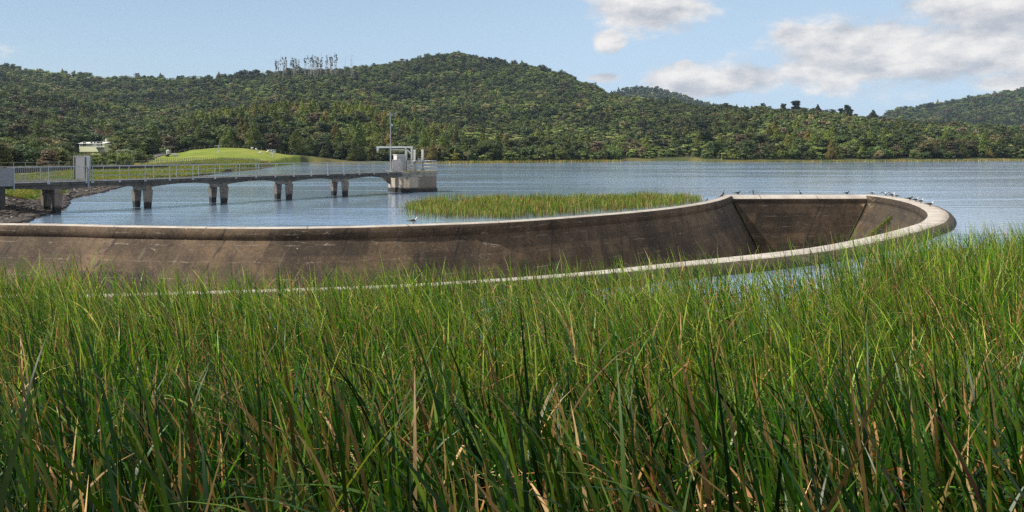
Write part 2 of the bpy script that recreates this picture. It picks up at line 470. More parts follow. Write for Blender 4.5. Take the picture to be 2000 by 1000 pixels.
def reed_mat():
    m, t, p = mat('reed blades')
    at = t.n('ShaderNodeAttribute', attribute_name='Col')
    n = t.noise(pos(t), 9.0, 3, .6)
    k = t.lin(n, .3, .7, .8, 1.2)
    c = t.mix(1.0, at.outputs['Color'], t.comb(k, k, k), 'MULTIPLY')
    t.put(p.inputs['Base Color'], c); p.inputs['Roughness'].default_value = .40
    p.inputs['Specular IOR Level'].default_value = .24
    tr = t.n('ShaderNodeBsdfTranslucent'); t.put(tr.inputs[0], t.mix(1.0, c, (1.25, 1.3, .6), 'MULTIPLY'))
    ms = t.n('ShaderNodeMixShader'); ms.inputs[0].default_value = .30
    t.t.links.new(p.outputs[0], ms.inputs[1]); t.t.links.new(tr.outputs[0], ms.inputs[2])
    t.t.links.new(ms.outputs[0], m.node_tree.nodes['Material Output'].inputs[0])
    return m
M['reed'] = reed_mat()

# ------------------------------------------------------------------ spillway plan
def spline(pts, step):
    pts = [Vector(p) for p in pts]
    pts = [pts[0] * 2 - pts[1]] + pts + [pts[-1] * 2 - pts[-2]]
    out_ = []
    for i in range(1, len(pts) - 2):
        p0, p1, p2, p3 = pts[i - 1:i + 3]
        n = max(2, int((p2 - p1).length / step))
        for k in range(n):
            t = k / n
            out_.append(.5 * ((2 * p1) + (p2 - p0) * t + (2 * p0 - 5 * p1 + 4 * p2 - p3) * t * t + (3 * p1 - p0 - 3 * p2 + p3) * t ** 3))
    out_.append(pts[-2])
    return out_
ZC = .4                                # crest height above the lake
def C2(px, y):                         # plan position of a crest point
    Y = (EYE - ZC) * F / (y - HZ)
    return ((px - 1000) / F * Y, Y)
left_line = [(-62, 49.6)] + [C2(*q) for q in ((0, 436.3), (250, 440.7), (500, 443.8), (680, 441.8), (850, 436.8), (1000, 430.6), (1190, 416.8), (1300, 406.2), (1365, 396.8), (1400, 389), (1422, 380.8))]
knee = left_line[-1]
far_line = [knee, C2(1700, 380.3)]
right_line = [far_line[1]] + [C2(*q) for q in ((1730, 383.6), (1764, 389), (1800, 397.8), (1826, 409), (1836, 420), (1828, 432), (1806, 441), (1735, 461), (1625, 483.5), (1500, 499.5), (1350, 514.5), (1143, 535), (900, 552), (700, 562), (350, 573), (0, 580))] + [(-30, 23.2), (-62, 24.5)]
S_left = spline(left_line, 1.0)
S_far = [Vector(far_line[0]).lerp(Vector(far_line[1]), i / 16) for i in range(17)]
S_right = spline(right_line, .8)
S_end = [S_right[-1].copy(), S_left[0].copy()]
def hw_right(p):
    a = min(1, max(0, (p.x + 3) / 14))
    return .5 + .36 * a * a * (3 - 2 * a)
def normals(S):
    N = []
    for i in range(len(S)):
        t = (S[min(i + 1, len(S) - 1)] - S[max(i - 1, 0)]).normalized()
        N.append(Vector((t.y, -t.x)))  # towards the inside of the trough
    return N
def isect(p, d, q, e):
    c = d.x * e.y - d.y * e.x
    k = ((q.x - p.x) * e.y - (q.y - p.y) * e.x) / c
    return p + d * k
# levels: (how far inside the edge, height); depth rows follow
DEP = [.9, 1.9, 2.9, 3.9, 5.0]
def level(seg, j):
    S, kind = seg; N = normals(S); o = []
    for p, n in zip(S, N):
        h = {'left': .40, 'far': .45, 'right': hw_right(p) * .80, 'end': .45}[kind]
        bat = {'left': .5, 'far': .1, 'right': .55, 'end': .1}[kind]
        wide = {'left': 0, 'far': .38, 'right': 0, 'end': 0}[kind]
        L = [(-h - .5, -1.2), (-h - .22, .1), (-h - .05, .34), (-h + .18, ZC), (h - .1, ZC), (h + .02 + wide * .5, ZC - .05 - wide * .2), (h + .1 + wide, ZC - .2 - wide * .3),
             (h + .135 + wide, -.22), (h + .11 + wide, -.25)] + [(h + .1 + wide + bat * d, -.25 - d) for d in DEP]
        off, z = L[j]
        o.append((p + n * off, z))
    return o
NL = 9 + len(DEP)
segs = [(S_left, 'left'), (S_far, 'far'), (S_right, 'right'), (S_end, 'end')]
LV = []                                # LV[j][s] = list of (x, y, z)
for j in range(NL):
    row = [level(s, j) for s in segs]
    for a in range(4):
        b = (a + 1) % 4
        A, B = row[a], row[b]
        p, q = A[-1][0], B[0][0]
        d = A[-1][0] - A[-2][0]; e = B[1][0] - B[0][0]
        x = isect(p, d, q, e)
        A[-1] = (x, A[-1][1]); B[0] = (x, B[0][1])
    LV.append([[(p.x, p.y, z) for p, z in r] for r in row])

def strip(name, js, ss, m, parent):
    V = []; Fq = []; UV = []
    for s in ss:
        n = len(LV[0][s]); u0 = {0: 0, 1: 70, 2: 88, 3: 250}[s]
        arc = [0]
        for i in range(1, n): arc.append(arc[-1] + (segs[s][0][i] - segs[s][0][i - 1]).length)
        base = len(V)
        dist = [0]
        for k in range(1, len(js)):
            a, b = LV[js[k - 1]][s][n // 2], LV[js[k]][s][n // 2]
            dist.append(dist[-1] + math.dist(a, b))
        for k, j in enumerate(js):
            for i in range(n):
                V.append(LV[j][s][i]); UV.append((u0 + arc[i], dist[k]))
        for k in range(len(js) - 1):
            for i in range(n - 1):
                a = base + k * n + i
                Fq.append((a, a + n, a + n + 1, a + 1))
    me = grid_mesh(name, V, Fq, m, smooth=False, uv=UV)
    return link(name, me, parent)

spill = empty('spillway', (0, 40, 0), 'curved concrete spillway trough with dark stained walls and pale worn rim, standing in the lake', 'spillway')
def sp(o):
    o.matrix_parent_inverse = Matrix.Translation((0, -40, 0)); return o
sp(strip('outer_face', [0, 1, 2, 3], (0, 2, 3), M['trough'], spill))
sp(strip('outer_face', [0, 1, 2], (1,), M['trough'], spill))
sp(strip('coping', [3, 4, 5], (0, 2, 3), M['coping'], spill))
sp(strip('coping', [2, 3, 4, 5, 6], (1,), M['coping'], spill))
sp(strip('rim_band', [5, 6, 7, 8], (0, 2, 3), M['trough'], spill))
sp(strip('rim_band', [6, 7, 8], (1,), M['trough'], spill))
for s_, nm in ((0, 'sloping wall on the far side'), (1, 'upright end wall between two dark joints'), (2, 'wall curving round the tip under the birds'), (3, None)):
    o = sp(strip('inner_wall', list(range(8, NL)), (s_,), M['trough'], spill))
    if nm: o['label'] = nm
for s_ in (0, 1):                      # mossy joints in the two corners
    mb = MB(); pts = [Vector(LV[j][s_][-1]) for j in range(8, NL)]
    dr = Vector((.06, -.1, .0)) if s_ == 0 else Vector((-.1, -.08, 0))
    mb.tube([p + dr for p in pts], [.05, .07, .05, .07, .06, .06], 6)
    sp(mb.build('joint_seam', M['seam'], spill))
fl = [p for s in range(4) for p in LV[NL - 1][s][:-1]]
tess = tessellate_polygon([[Vector(p) for p in fl]])
me = bpy.data.meshes.new('floor'); me.from_pydata(fl, [], [tuple(t) for t in tess]); me.materials.append(M['trough'])
sp(link('floor', me, spill))

# ------------------------------------------------------------------ water
ring = [Vector((p[0], p[1], 0)) for s in range(4) for p in [tuple(.5 * (a + b) for a, b in zip(LV[1][s][i], LV[3][s][i])) for i in range(len(LV[1][s]) - 1)]]
outer = [Vector(q) for q in ((-1500, -60, 0), (1500, -60, 0), (1500, 900, 0), (-1500, 900, 0))]
tess = tessellate_polygon([outer, ring])
allv = outer + ring
me = bpy.data.meshes.new('water'); me.from_pydata([tuple(v) for v in allv], [], [tuple(t) for t in tess])
bm = bmesh.new(); bm.from_mesh(me); bmesh.ops.recalc_face_normals(bm, faces=bm.faces)
for f in bm.faces:
    if f.normal.z < 0: f.normal_flip()
bm.to_mesh(me); bm.free(); me.materials.append(M['water'])
tag(link('water', me), 'rippled blue lake', None, None, 'structure')

# ------------------------------------------------------------------ terrain
RINGA = np.array([(v.x, v.y) for v in ring])
def in_poly(x, y, poly):
    x = np.asarray(x, float); y = np.asarray(y, float); c = np.zeros(x.shape, bool)
    n = len(poly)
    for i in range(n):
        x1, y1 = poly[i]; x2, y2 = poly[(i + 1) % n]
        if y1 == y2: continue
        h = ((y1 > y) != (y2 > y)) & (x < (x2 - x1) * (y - y1) / (y2 - y1) + x1)
        c ^= h
    return c

SH_U = np.array([-2.0, -.8, -.62, -.596, -.57, -.548, -.54, -.50, -.477, -.37, -.31, -.274, -.25, -.087, 0, .1125, .135, .22, .244, .30, .376, .625, 1.5])
SH_Y = np.array([44, 45, 50, 52, 59, 64, 78, 90, 104, 156, 206, 277, 300, 305, 325, 350, 390, 392, 352, 350, 345, 400, 450])
def shoreY(u):
    return np.interp(u, SH_U, SH_Y) + (vnoise(u * 60, u * 0) - .5) * np.interp(u, [-.3, -.2], [0, 14])

# columns of the land seen along each bearing: (distance, row where the canopy top shows); height in metres when given as ('z', h)
Z = lambda v: ('z', v)
COLS = {
    -900: [(60, Z(1.2)), (120, Z(1.3)), (300, 262), (500, 165), (700, 165), (1000, 128)],
    0: [(62, Z(1.0)), (128, Z(1.3)), (250, 290), (400, 232), (500, 182), (600, 170), (650, 172), (1000, 132)],
    100: [(120, Z(1.3)), (150, Z(1.3)), (270, 292), (400, 240), (520, 190), (640, 178), (700, 180), (1000, 137)],
    200: [(120, Z(1.0)), (165, Z(1.3)), (285, Z(3.6)), (312, Z(4.2)), (420, 252), (520, 215), (640, 194), (700, 196), (1000, 148)],
    290: [(125, Z(.8)), (170, Z(1.3)), (240, Z(2.3)), (300, Z(3.0)), (400, 262), (540, 222), (640, 208), (720, 206), (1000, 147)],
    350: [(165, Z(1.3)), (240, Z(2.2)), (290, Z(4.0)), (320, Z(4.2)), (400, 255), (500, 232), (620, 216), (720, 206), (1000, 146)],
    380: [(170, Z(1.2)), (240, Z(2.5)), (290, Z(5.3)), (310, Z(5.0)), (345, 258), (420, 230), (520, 228), (700, 202), (1000, 144)],
    430: [(180, Z(1.2)), (240, Z(2.6)), (290, Z(6.0)), (310, Z(5.6)), (340, 262), (420, 225), (520, 226), (700, 200), (1000, 143)],
    475: [(190, Z(1.2)), (240, Z(2.3)), (290, Z(5.8)), (310, Z(5.3)), (340, 266), (425, 220), (520, 224), (710, 195), (1000, 139)],
    510: [(200, Z(1.0)), (240, Z(1.8)), (290, Z(5.0)), (310, Z(4.6)), (340, 268), (430, 215), (520, 222), (720, 190), (1000, 135)],
    570: [(255, Z(.5)), (290, Z(3.0)), (320, Z(3.5)), (345, 280), (440, 208), (520, 212), (720, 180), (1000, 127)],
    700: [(300, Z(.3)), (318, Z(.8)), (340, 290), (460, 212), (560, 208), (720, 180), (1060, 126)],
    790: [(305, Z(.3)), (320, Z(.8)), (345, 290), (440, 250), (560, 228), (720, 195), (1080, 118)],
    850: [(305, Z(.3)), (322, Z(.8)), (350, 288), (440, 262), (560, 238), (720, 200), (1100, 107)],
    900: [(310, Z(.3)), (340, Z(1.0)), (370, 285), (460, 262), (620, 225), (1100, 105)],
    1000: [(345, Z(.5)), (370, Z(1.2)), (420, 276), (600, 235), (800, 190), (1080, 120)],
    1100: [(350, Z(.5)), (385, Z(1.2)), (430, 276), (600, 240), (800, 190), (1050, 138)],
    1150: [(355, Z(.5)), (395, Z(1.2)), (440, 280), (620, 238), (800, 195), (1000, 158)],
    1230: [(390, Z(.5)), (400, Z(1.2)), (440, 280), (620, 236), (900, 181)],
    1300: [(385, Z(.5)), (400, Z(1.2)), (440, 278), (620, 230), (880, 193)],
    1400: [(352, Z(.5)), (375, Z(1.2)), (420, 275), (600, 228), (780, 199)],
    1500: [(348, Z(.5)), (370, Z(1.2)), (420, 272), (560, 230), (720, 207)],
    1600: [(345, Z(.5)), (370, Z(1.2)), (420, 268), (550, 234), (650, 215)],
    1700: [(350, Z(.5)), (380, Z(1.2)), (430, 268), (600, 229)],
    1850: [(370, Z(.5)), (400, Z(1.2)), (450, 270), (600, 242)],
    2000: [(395, Z(.5)), (420, Z(1.2)), (470, 272), (600, 252)],
    2900: [(440, Z(.5)), (460, Z(1.2)), (500, 272), (640, 240)],
}
KEYS = sorted(COLS); KU = np.array([(k - 1000) / F for k in KEYS])
def colz(k, Y):
    ys = []; zs = []
    for Yc, q in COLS[k]:
        z = q[1] if isinstance(q, tuple) else max(.8, EYE + (HZ - q) * Yc / F - 6.5)
        ys.append(Yc); zs.append(z)
    s0 = float(np.interp((k - 1000) / F, SH_U, SH_Y))
    if ys[0] > s0 + 1: ys.insert(0, s0); zs.insert(0, 0)
    zl = zs[-1]; yl = ys[-1]
    ys += [yl + 120, yl + 900, yl + 9000]; zs += [zl - 12, zl * .25, 0]
    return np.interp(Y, ys, zs)
def land(x, y):
    """height of the far ground (x, y arrays, y > 40)"""
    u = x / np.maximum(y, 1e-3)
    uu = np.clip(u, KU[0] + 1e-6, KU[-1] - 1e-6)
    i = np.clip(np.searchsorted(KU, uu) - 1, 0, len(KU) - 2)
    f = (uu - KU[i]) / (KU[i + 1] - KU[i]); f = f * f * (3 - 2 * f) * .6 + f * .4
    T = np.stack([colz(k, y) for k in KEYS])
    idx = np.arange(len(x))
    z = T[i, idx] * (1 - f) + T[i + 1, idx] * f
    rel = np.clip((z - 8) / 50, 0, 1)
    z = z + rel * 15 * (fbm(x * .011 + 3, y * .007, 3) - .5) + np.clip((z - 3) / 8, 0, 1) * 2.5 * (fbm(x * .05, y * .05, 2) - .5)
    # farther ranges
    pxv = 1000 + F * u
    r1 = np.interp(pxv, [1130, 1190, 1235, 1280, 1325, 1400, 1500], [260, 182, 167, 170, 184, 205, 300])
    r2 = np.interp(pxv, [1640, 1720, 1745, 1790, 1850, 1930, 2000, 2200, 2900], [400, 230, 213, 206, 198, 184, 171, 150, 140])
    for ry, Y0, wd in ((r1, 2100, 260), (r2, 1750, 330)):
        top = EYE + (HZ - ry) * Y0 / F - 7
        t = np.clip(1 - np.abs(y - Y0) / (wd * 2.2), 0, 1)
        z = np.maximum(z, top * t * (.75 + .25 * t) + (t > 0) * (1 - t) * 22 * (fbm(x * .008, y * .008, 3) - .5))
    s = y - shoreY(u)
    bank = np.clip(s / 6, -1, 1) * .6
    return np.where(s > 0, np.maximum(z * np.clip(s / 5, 0, 1), .04) + 0 * bank, -.5 + np.clip(s, -3, 0) * .3)

NEARP = [(-70, 60), (-60, 24), (0, 24), (12, 30), (20, 38), (30, 42), (60, 50), (80, 40)]
def near_z(x, y):
    r = np.where(y > 0, y, y)
    z = np.interp(r, [-3, 2.2, 6, 12, 16, 40], [1.75, 1.55, .9, .0, -.22, -.3])
    return z + .12 * (fbm(x * .7, y * .7, 2) - .5)

def ground_z(x, y):
    x = np.atleast_1d(np.asarray(x, float)); y = np.atleast_1d(np.asarray(y, float))
    z = near_z(x, y)
    far = y > 42
    if far.any():
        zf = land(x[far], y[far])
        z[far] = zf
    z[in_poly(x, y, RINGA)] = -7
    return z

def base_cols(x, y, z):
    n = len(x)
    c = np.tile(np.array([.030, .036, .016]), (n, 1))          # forest floor and scrub
    u = x / np.maximum(y, 1); px = 1000 + F * u
    near = y < 42
    c[near] = (.030, .028, .014)
    s = y - shoreY(u)
    nz = fbm(x * .06, y * .06, 3)
    lf = (~near) & (px < 585) & (y < 250)                      # grassed dam face
    g = np.array([.20, .21, .035]); d = np.array([.21, .15, .045])
    k = np.clip((nz - .38) * 4, 0, 1)[:, None]
    c = np.where(lf[:, None], g * (1 - k) + d * k, c)
    foot = lf & (s < 7 + 6 * (nz - .5))
    c[foot] = (.05, .042, .028)
    rocky = (~near) & (px < 262) & (y < 98)                     # dark rubble bank at the abutment
    c[rocky] = (.026, .020, .015)
    mossy = rocky & (s > 14) & (nz > .5)
    c[mossy] = (.09, .10, .025)
    wet = rocky & (z < .25)
    c[wet] = (.022, .016, .012)
    sh = (~near) & (px > 585) & (s < 5 + 12 * nz) & (y < 470)   # strip of sedge along the far shore
    c[sh] = (.10, .09, .03)
    c[sh & (nz > .5)] = (.06, .07, .025)
    # mown field on the low hill
    fl_ = (y > 180) & (y < 306) & (px > 275) & (px < 585)
    top = np.interp(px, [275, 300, 585], [262, 292, 302])
    fl_ &= (y < top)
    c[fl_] = (.155, .215, .025)
    n5 = fbm(x * .22, y * .12, 4)[:, None]; mixk = np.clip((n5 - .35) * 2.5, 0, 1)
    c = np.where(fl_[:, None], np.array([.14, .19, .026]) * (1 - mixk) + np.array([.21, .225, .045]) * mixk, c)
    kb = np.clip((px - 440) / 60, 0, 1) * np.clip((226 + 34 * n5[:, 0] - y) / 14, 0, 1) * fl_
    c = c * (1 - kb[:, None] * .75) + np.array([.20, .13, .05]) * kb[:, None] * .75
    kl = np.clip((222 - y) / 14, 0, 1) * fl_ * .6
    c = c * (1 - kl[:, None]) + np.array([.17, .16, .035]) * kl[:, None]
    cl = (y > 285) & (y < 293) & (px > 132) & (px < 178)        # dry clearing below the house
    c[(y > 262) & (y < 283) & (px > 133) & (px < 176)] = (.27, .19, .05)
    return c

rad = [0.6]
while rad[-1] < 2600: rad.append(rad[-1] * (1.022 if rad[-1] < 14 else 1.0105))
rad += [2800, 3200, 4000, 5500, 8000]
rad = np.array(rad)
ang = np.concatenate([np.linspace(-180, -48, 34)[:-1], np.linspace(-48, 48, 641), np.linspace(48, 180, 34)[1:-1]])
A, Rr = np.meshgrid(np.radians(ang), rad)
X = (Rr * np.sin(A)).ravel(); Yg = (Rr * np.cos(A)).ravel()
Zg = ground_z(X, Yg)
side = (np.abs(np.degrees(A)).ravel() > 55) & (Rr.ravel() > 45)
Zg[side] = np.where(X[side] < 0, 1.4, -.5)
Zg[(Yg < 0) & (Rr.ravel() > 5)] = 1.7
CG = base_cols(X, Yg, Zg)
na = len(ang); nr = len(rad)
ii, jj = np.meshgrid(np.arange(nr - 1), np.arange(na), indexing='ij')
a = (ii * na + jj).ravel(); b = (ii * na + (jj + 1) % na).ravel()
Fg = np.stack([a, b, b + na, a + na], 1)
V = np.stack([X, Yg, Zg], 1)
V = np.vstack([V, [[0, 0, 1.6]]]); CG = np.vstack([CG, [[.03, .03, .015]]])
me = grid_mesh('ground', V, Fg[:, ::-1], M['ground'], col=CG)
tag(link('ground', me), 'lake bed, banks, field and forested hills', None, None, 'structure')

# ------------------------------------------------------------------ plants: prototypes
def ico(sub):
    bm = bmesh.new(); bmesh.ops.create_icosphere(bm, subdivisions=sub, radius=1)
    v = np.array([x.co[:] for x in bm.verts]); f = np.array([[q.index for q in x.verts] for x in bm.faces]); bm.free()
    return v, f
ICO = {1: ico(1), 2: ico(2)}

def quads_on(c, rx, rz, n, size, g, up=.0, shade=1.0):
    """leafy quads spread over an ellipsoid"""
    d = g.normal(size=(n, 3)); d[:, 2] = d[:, 2] + up; d /= np.linalg.norm(d, axis=1)[:, None]
    p = np.array(c) + d * np.array([rx, rx, rz]) * g.uniform(.82, 1.16, (n, 1))
    nn = d + g.normal(size=(n, 3)) * .55; nn /= np.linalg.norm(nn, axis=1)[:, None]
    t = np.cross(nn, g.normal(size=(n, 3))); t /= np.linalg.norm(t, axis=1)[:, None]
    b_ = np.cross(nn, t)
    s = size * g.uniform(.6, 1.35, (n, 1))
    q = np.stack([p - t * s - b_ * s * .45, p + t * s * .9 - b_ * s * .5, p + t * s * 1.1 + b_ * s * .45, p - t * s * .8 + b_ * s * .55], 1).reshape(-1, 3)
    f = np.arange(n * 4).reshape(-1, 4)
    col = np.repeat(g.uniform(.7, 1.35, (n, 1)) * shade, 4, 0) * np.ones((1, 3))
    return q, f, col

def crown_mesh(name, clumps, m, g, leaf=.3, dens=60, sub=1):
    """clumps: (centre, horizontal radius, vertical radius)"""
    V = []; F4 = []; C = []; off = 0
    iv, if_ = ICO[sub]
    for c, rx, rz in clumps:
        sh = g.uniform(.75, 1.25)
        v = iv * (1 + g.uniform(-.16, .16, (len(iv), 1))) * np.array([rx, rx, rz]) * .86 + np.array(c)
        V.append(v); F4.append(np.hstack([if_, if_[:, 2:3]]) + off); C.append(np.full((len(v), 3), .72 * sh)); off += len(v)
        n = int(dens * (rx * rx + rx * rz) / 2)
        q, f, col = quads_on(c, rx, rz, max(8, n), leaf, g, .25, sh)
        V.append(q); F4.append(f + off); C.append(col); off += len(q)
    V = np.vstack(V); F4 = np.vstack(F4); C = np.vstack(C)
    # the little cores are triangles: write them apart
    tri = F4[:, 2] == F4[:, 3]
    me = bpy.data.meshes.new(name)
    me.from_pydata(V.tolist(), [], [tuple(q[:3]) if t else tuple(q) for q, t in zip(F4.tolist(), tri)])
    at = me.color_attributes.new('Col', 'FLOAT_COLOR', 'POINT')
    cc = np.ones((len(V), 4), np.float32); cc[:, :3] = C
    at.data.foreach_set('color', cc.ravel()); me.materials.append(m)
    return me

def round_clumps(g, w_, h, n, z0=None):
    z0 = h * .35 if z0 is None else z0
    cl = [((0, 0, (z0 + h) / 2), w_ * .30, (h - z0) * .38)]
    for i in range(n):
        a = g.uniform(0, 6.28); r = w_ * .5 * math.sqrt(g.uniform(.08, 1)); hh = z0 + (h - z0) * (g.uniform(.05, .92) * (1 - .45 * (r / (w_ * .5)) ** 2))
        s = w_ * g.uniform(.13, .24)
        cl.append(((r * math.cos(a), r * math.sin(a), hh), s, s * g.uniform(.45, .75)))
    return cl
def cone_clumps(g, w_, h, n):
    cl = []
    for i in range(n):
        t = (i + .5) / n
        r = w_ * .5 * (1 - t) ** .75 * g.uniform(.35, .95); a = i * 2.4 + g.uniform(-.4, .4)
        s = w_ * (.24 * (1 - t) + .06) * g.uniform(.8, 1.2)
        cl.append(((r * math.cos(a) * .8, r * math.sin(a) * .8, h * (.12 + .86 * t)), s, s * g.uniform(.8, 1.3)))
    cl.append(((0, 0, h * .45), w_ * .22, h * .4)); cl.append(((0, 0, h * .97), w_ * .06, h * .07))
    return cl
def layer_clumps(g, w_, h, n, z0=None):
    z0 = h * .3 if z0 is None else z0
    cl = []
    for i in range(n):
        t = (i + .5) / n; a = i * 2.4 + g.uniform(-.5, .5)
        r = w_ * .5 * g.uniform(.15, .8) * (1 - .35 * t)
        s = w_ * g.uniform(.17, .30) * (1 - .3 * t)
        cl.append(((r * math.cos(a), r * math.sin(a), z0 + (h - z0) * t), s, s * g.uniform(.18, .32)))
    return cl
def trunk_mb(g, h, r, limbs=5, spread=2.0, top=.8):
    mb = MB(); k = 6
    xs = np.cumsum(g.normal(0, .05 * h / k, (k + 1, 2)), 0); xs[0] = 0
    pts = [(xs[i][0], xs[i][1], h * top * i / k - (.4 if i == 0 else 0)) for i in range(k + 1)]
    mb.tube(pts, [r * (1.25 if i == 0 else 1) * (1 - .75 * i / k) for i in range(k + 1)], 7)
    for l in range(limbs):
        i = int(g.integers(2, k)); a = g.uniform(0, 6.28); p = Vector(pts[i])
        L = spread * g.uniform(.6, 1.1)
        q = p + Vector((math.cos(a) * L * .5, math.sin(a) * L * .5, L * .35)); e = p + Vector((math.cos(a) * L, math.sin(a) * L, L * .8))
        mb.tube([p, q, e], [r * .42, r * .28, r * .08], 5)
    return mb
def fern_mesh(g, R_=2.3, n=15):
    V = []; Fq = []; C = []; segn = 6
    for i in range(n):
        a = i * 6.283 / n + g.uniform(-.15, .15); L = R_ * g.uniform(.8, 1.1); d = np.array([math.cos(a), math.sin(a)]); pr = np.array([-d[1], d[0]])
        rise = g.uniform(.2, .55); base = len(V); sh = g.uniform(.8, 1.25)
        for k in range(segn + 1):
            t = k / segn; x = L * t; z = rise * L * (t * 1.6 - 1.9 * t * t) ; ww = L * .22 * math.sin(math.pi * min(1, .1 + t * .9)) ** .8 + .02
            for s in (-1, 0, 1):
                xy = d * x + pr * ww * s
                V.append((xy[0], xy[1], z - abs(s) * ww * .28)); C.append((sh * (1.1 if s == 0 else .95),) * 3)
        for k in range(segn):
            for s in range(2):
                o = base + k * 3 + s
                Fq.append((o, o + 1, o + 4, o + 3))
    return V, Fq, C

# prototypes for the mass forest (objects used only as instances, not placed in the scene)
def merged(name, parts_):
    """join (mesh) list into one mesh with its materials"""
    bm = bmesh.new(); mats_ = []
    for me_ in parts_:
        i0 = len(bm.faces); bm.from_mesh(me_); bm.faces.ensure_lookup_table()
        m_ = me_.materials[0]
        if m_ not in mats_: mats_.append(m_)
        for f in bm.faces[i0:]: f.material_index = mats_.index(m_)
    me_ = bpy.data.meshes.new(name); bm.to_mesh(me_); bm.free()
    for m_ in mats_: me_.materials.append(m_)
    return me_
def white_col(me_):
    at = me_.color_attributes.new('Col', 'FLOAT_COLOR', 'POINT'); at.data.foreach_set('color', np.ones(len(me_.vertices) * 4, np.float32)); return me_

KIND = {}     # kind -> list of (crown mesh, trunk mesh) near prototypes
LOW = []      # mass prototypes, index = kind * 4 + variant
g = np.random.default_rng(3)
def fern_crown(name, g_, R_):
    v, f, c = fern_mesh(g_, R_ * .8, 13)
    return grid_mesh(name, v, f, M['fern'], smooth=False, col=np.array(c))
def fern_trunk(h):
    mb = MB(); mb.tube([(0, 0, -.5), (.05, 0, h * .5), (0, 0, h)], [.2, .14, .13], 6); return mb.mesh('trunk', M['fernstem'])
specs = [('bush', 0), ('layer', 1), ('conifer', 2), ('fern', 3)]
for nm, k in specs:
    hi_, lo_ = [], []
    for v in range(4):
        if nm == 'bush':
            hi_.append((crown_mesh('crown', round_clumps(g, 6.5, 6.5, 20), M['bush'], g, .21, 75), trunk_mb(g, 5, .2).mesh('trunk', M['bark'])))
            lo_.append(crown_mesh('crown', round_clumps(g, 6.2, 6.0, 11, 1.2), M['bush'], g, .36, 20))
        elif nm == 'layer':
            hi_.append((crown_mesh('crown', layer_clumps(g, 6.8, 6.6, 22), M['kanuka'], g, .19, 85), trunk_mb(g, 6, .17, 7, 2.4, .95).mesh('trunk', M['bark'])))
            lo_.append(crown_mesh('crown', layer_clumps(g, 6.6, 6.2, 13, 1.5), M['kanuka'], g, .34, 26))
        elif nm == 'conifer':
            hi_.append((crown_mesh('crown', cone_clumps(g, 6.2, 10.5, 34), M['conifer'], g, .2, 90), trunk_mb(g, 8, .18, 3, 1.2, .9).mesh('trunk', M['bark'])))
            lo_.append(crown_mesh('crown', cone_clumps(g, 6.0, 9.5, 18), M['conifer'], g, .32, 32))
        else:
            hh = 2.6 + .5 * v
            hi_.append((fern_crown('crown', g, 2.4), fern_trunk(hh), hh))
            c_ = fern_crown('crown', g, 2.7); c_.transform(Matrix.Translation((0, 0, 4.2)))
            t_ = white_col(fern_trunk(4.2)); sk_ = crown_mesh('x', round_clumps(g, 4.5, 3.0, 4, .5), M['bush'], g, .36, 14)
            lo_.append(merged('fern', [c_, t_, sk_]))
    KIND[nm] = hi_
    for q, me_ in enumerate(lo_):
        LOW.append(bpy.data.objects.new('prototype', me_))

def scatter(name, pts, rot, scl, kind, protos, label, cat=None):
    """one object whose points carry copies of the prototypes"""
    me = bpy.data.meshes.new(name)
    n = len(pts); me.vertices.add(n); me.vertices.foreach_set('co', np.asarray(pts, np.float32).ravel())
    for nm_, arr, typ in (('rotz', rot, 'FLOAT'), ('scl', scl, 'FLOAT'), ('kind', kind, 'INT')):
        at = me.attributes.new(nm_, typ, 'POINT'); at.data.foreach_set('value', np.asarray(arr, np.float32 if typ == 'FLOAT' else np.int32))
    o = link(name, me)
    tag(o, label, cat, None, 'stuff')
    G = bpy.data.node_groups.new(name, 'GeometryNodeTree'); t = NT(G)
    G.interface.new_socket('Geometry', in_out='INPUT', socket_type='NodeSocketGeometry')
    G.interface.new_socket('Geometry', in_out='OUTPUT', socket_type='NodeSocketGeometry')
    gi = t.n('NodeGroupInput'); go = t.n('NodeGroupOutput')
    mp = t.n('GeometryNodeMeshToPoints'); G.links.new(gi.outputs[0], mp.inputs[0])
    def attr(nm_, ty):
        x = t.n('GeometryNodeInputNamedAttribute', data_type=ty); x.inputs[0].default_value = nm_
        return x.outputs[0]
    ro = t.comb(0.0, 0.0, attr('rotz', 'FLOAT')); sc_ = attr('scl', 'FLOAT'); kd = attr('kind', 'INT')
    jn = t.n('GeometryNodeJoinGeometry')
    for i, pr in enumerate(protos):
        if not (np.asarray(kind) == i).any(): continue
        cp = t.n('FunctionNodeCompare', data_type='INT', operation='EQUAL')
        G.links.new(kd, cp.inputs[2]); cp.inputs[3].default_value = i
        oi = t.n('GeometryNodeObjectInfo'); oi.inputs['Object'].default_value = pr; oi.inputs['As Instance'].default_value = True
        ip = t.n('GeometryNodeInstanceOnPoints')
        G.links.new(mp.outputs[0], ip.inputs['Points']); G.links.new(cp.outputs[0], ip.inputs['Selection'])
        G.links.new(oi.outputs['Geometry'], ip.inputs['Instance']); G.links.new(ro, ip.inputs['Rotation']); G.links.new(sc_, ip.inputs['Scale'])
        G.links.new(ip.outputs[0], jn.inputs[0])
    G.links.new(jn.outputs[0], go.inputs[0])
    md = o.modifiers.new('scatter', 'NODES'); md.node_group = G
    return o

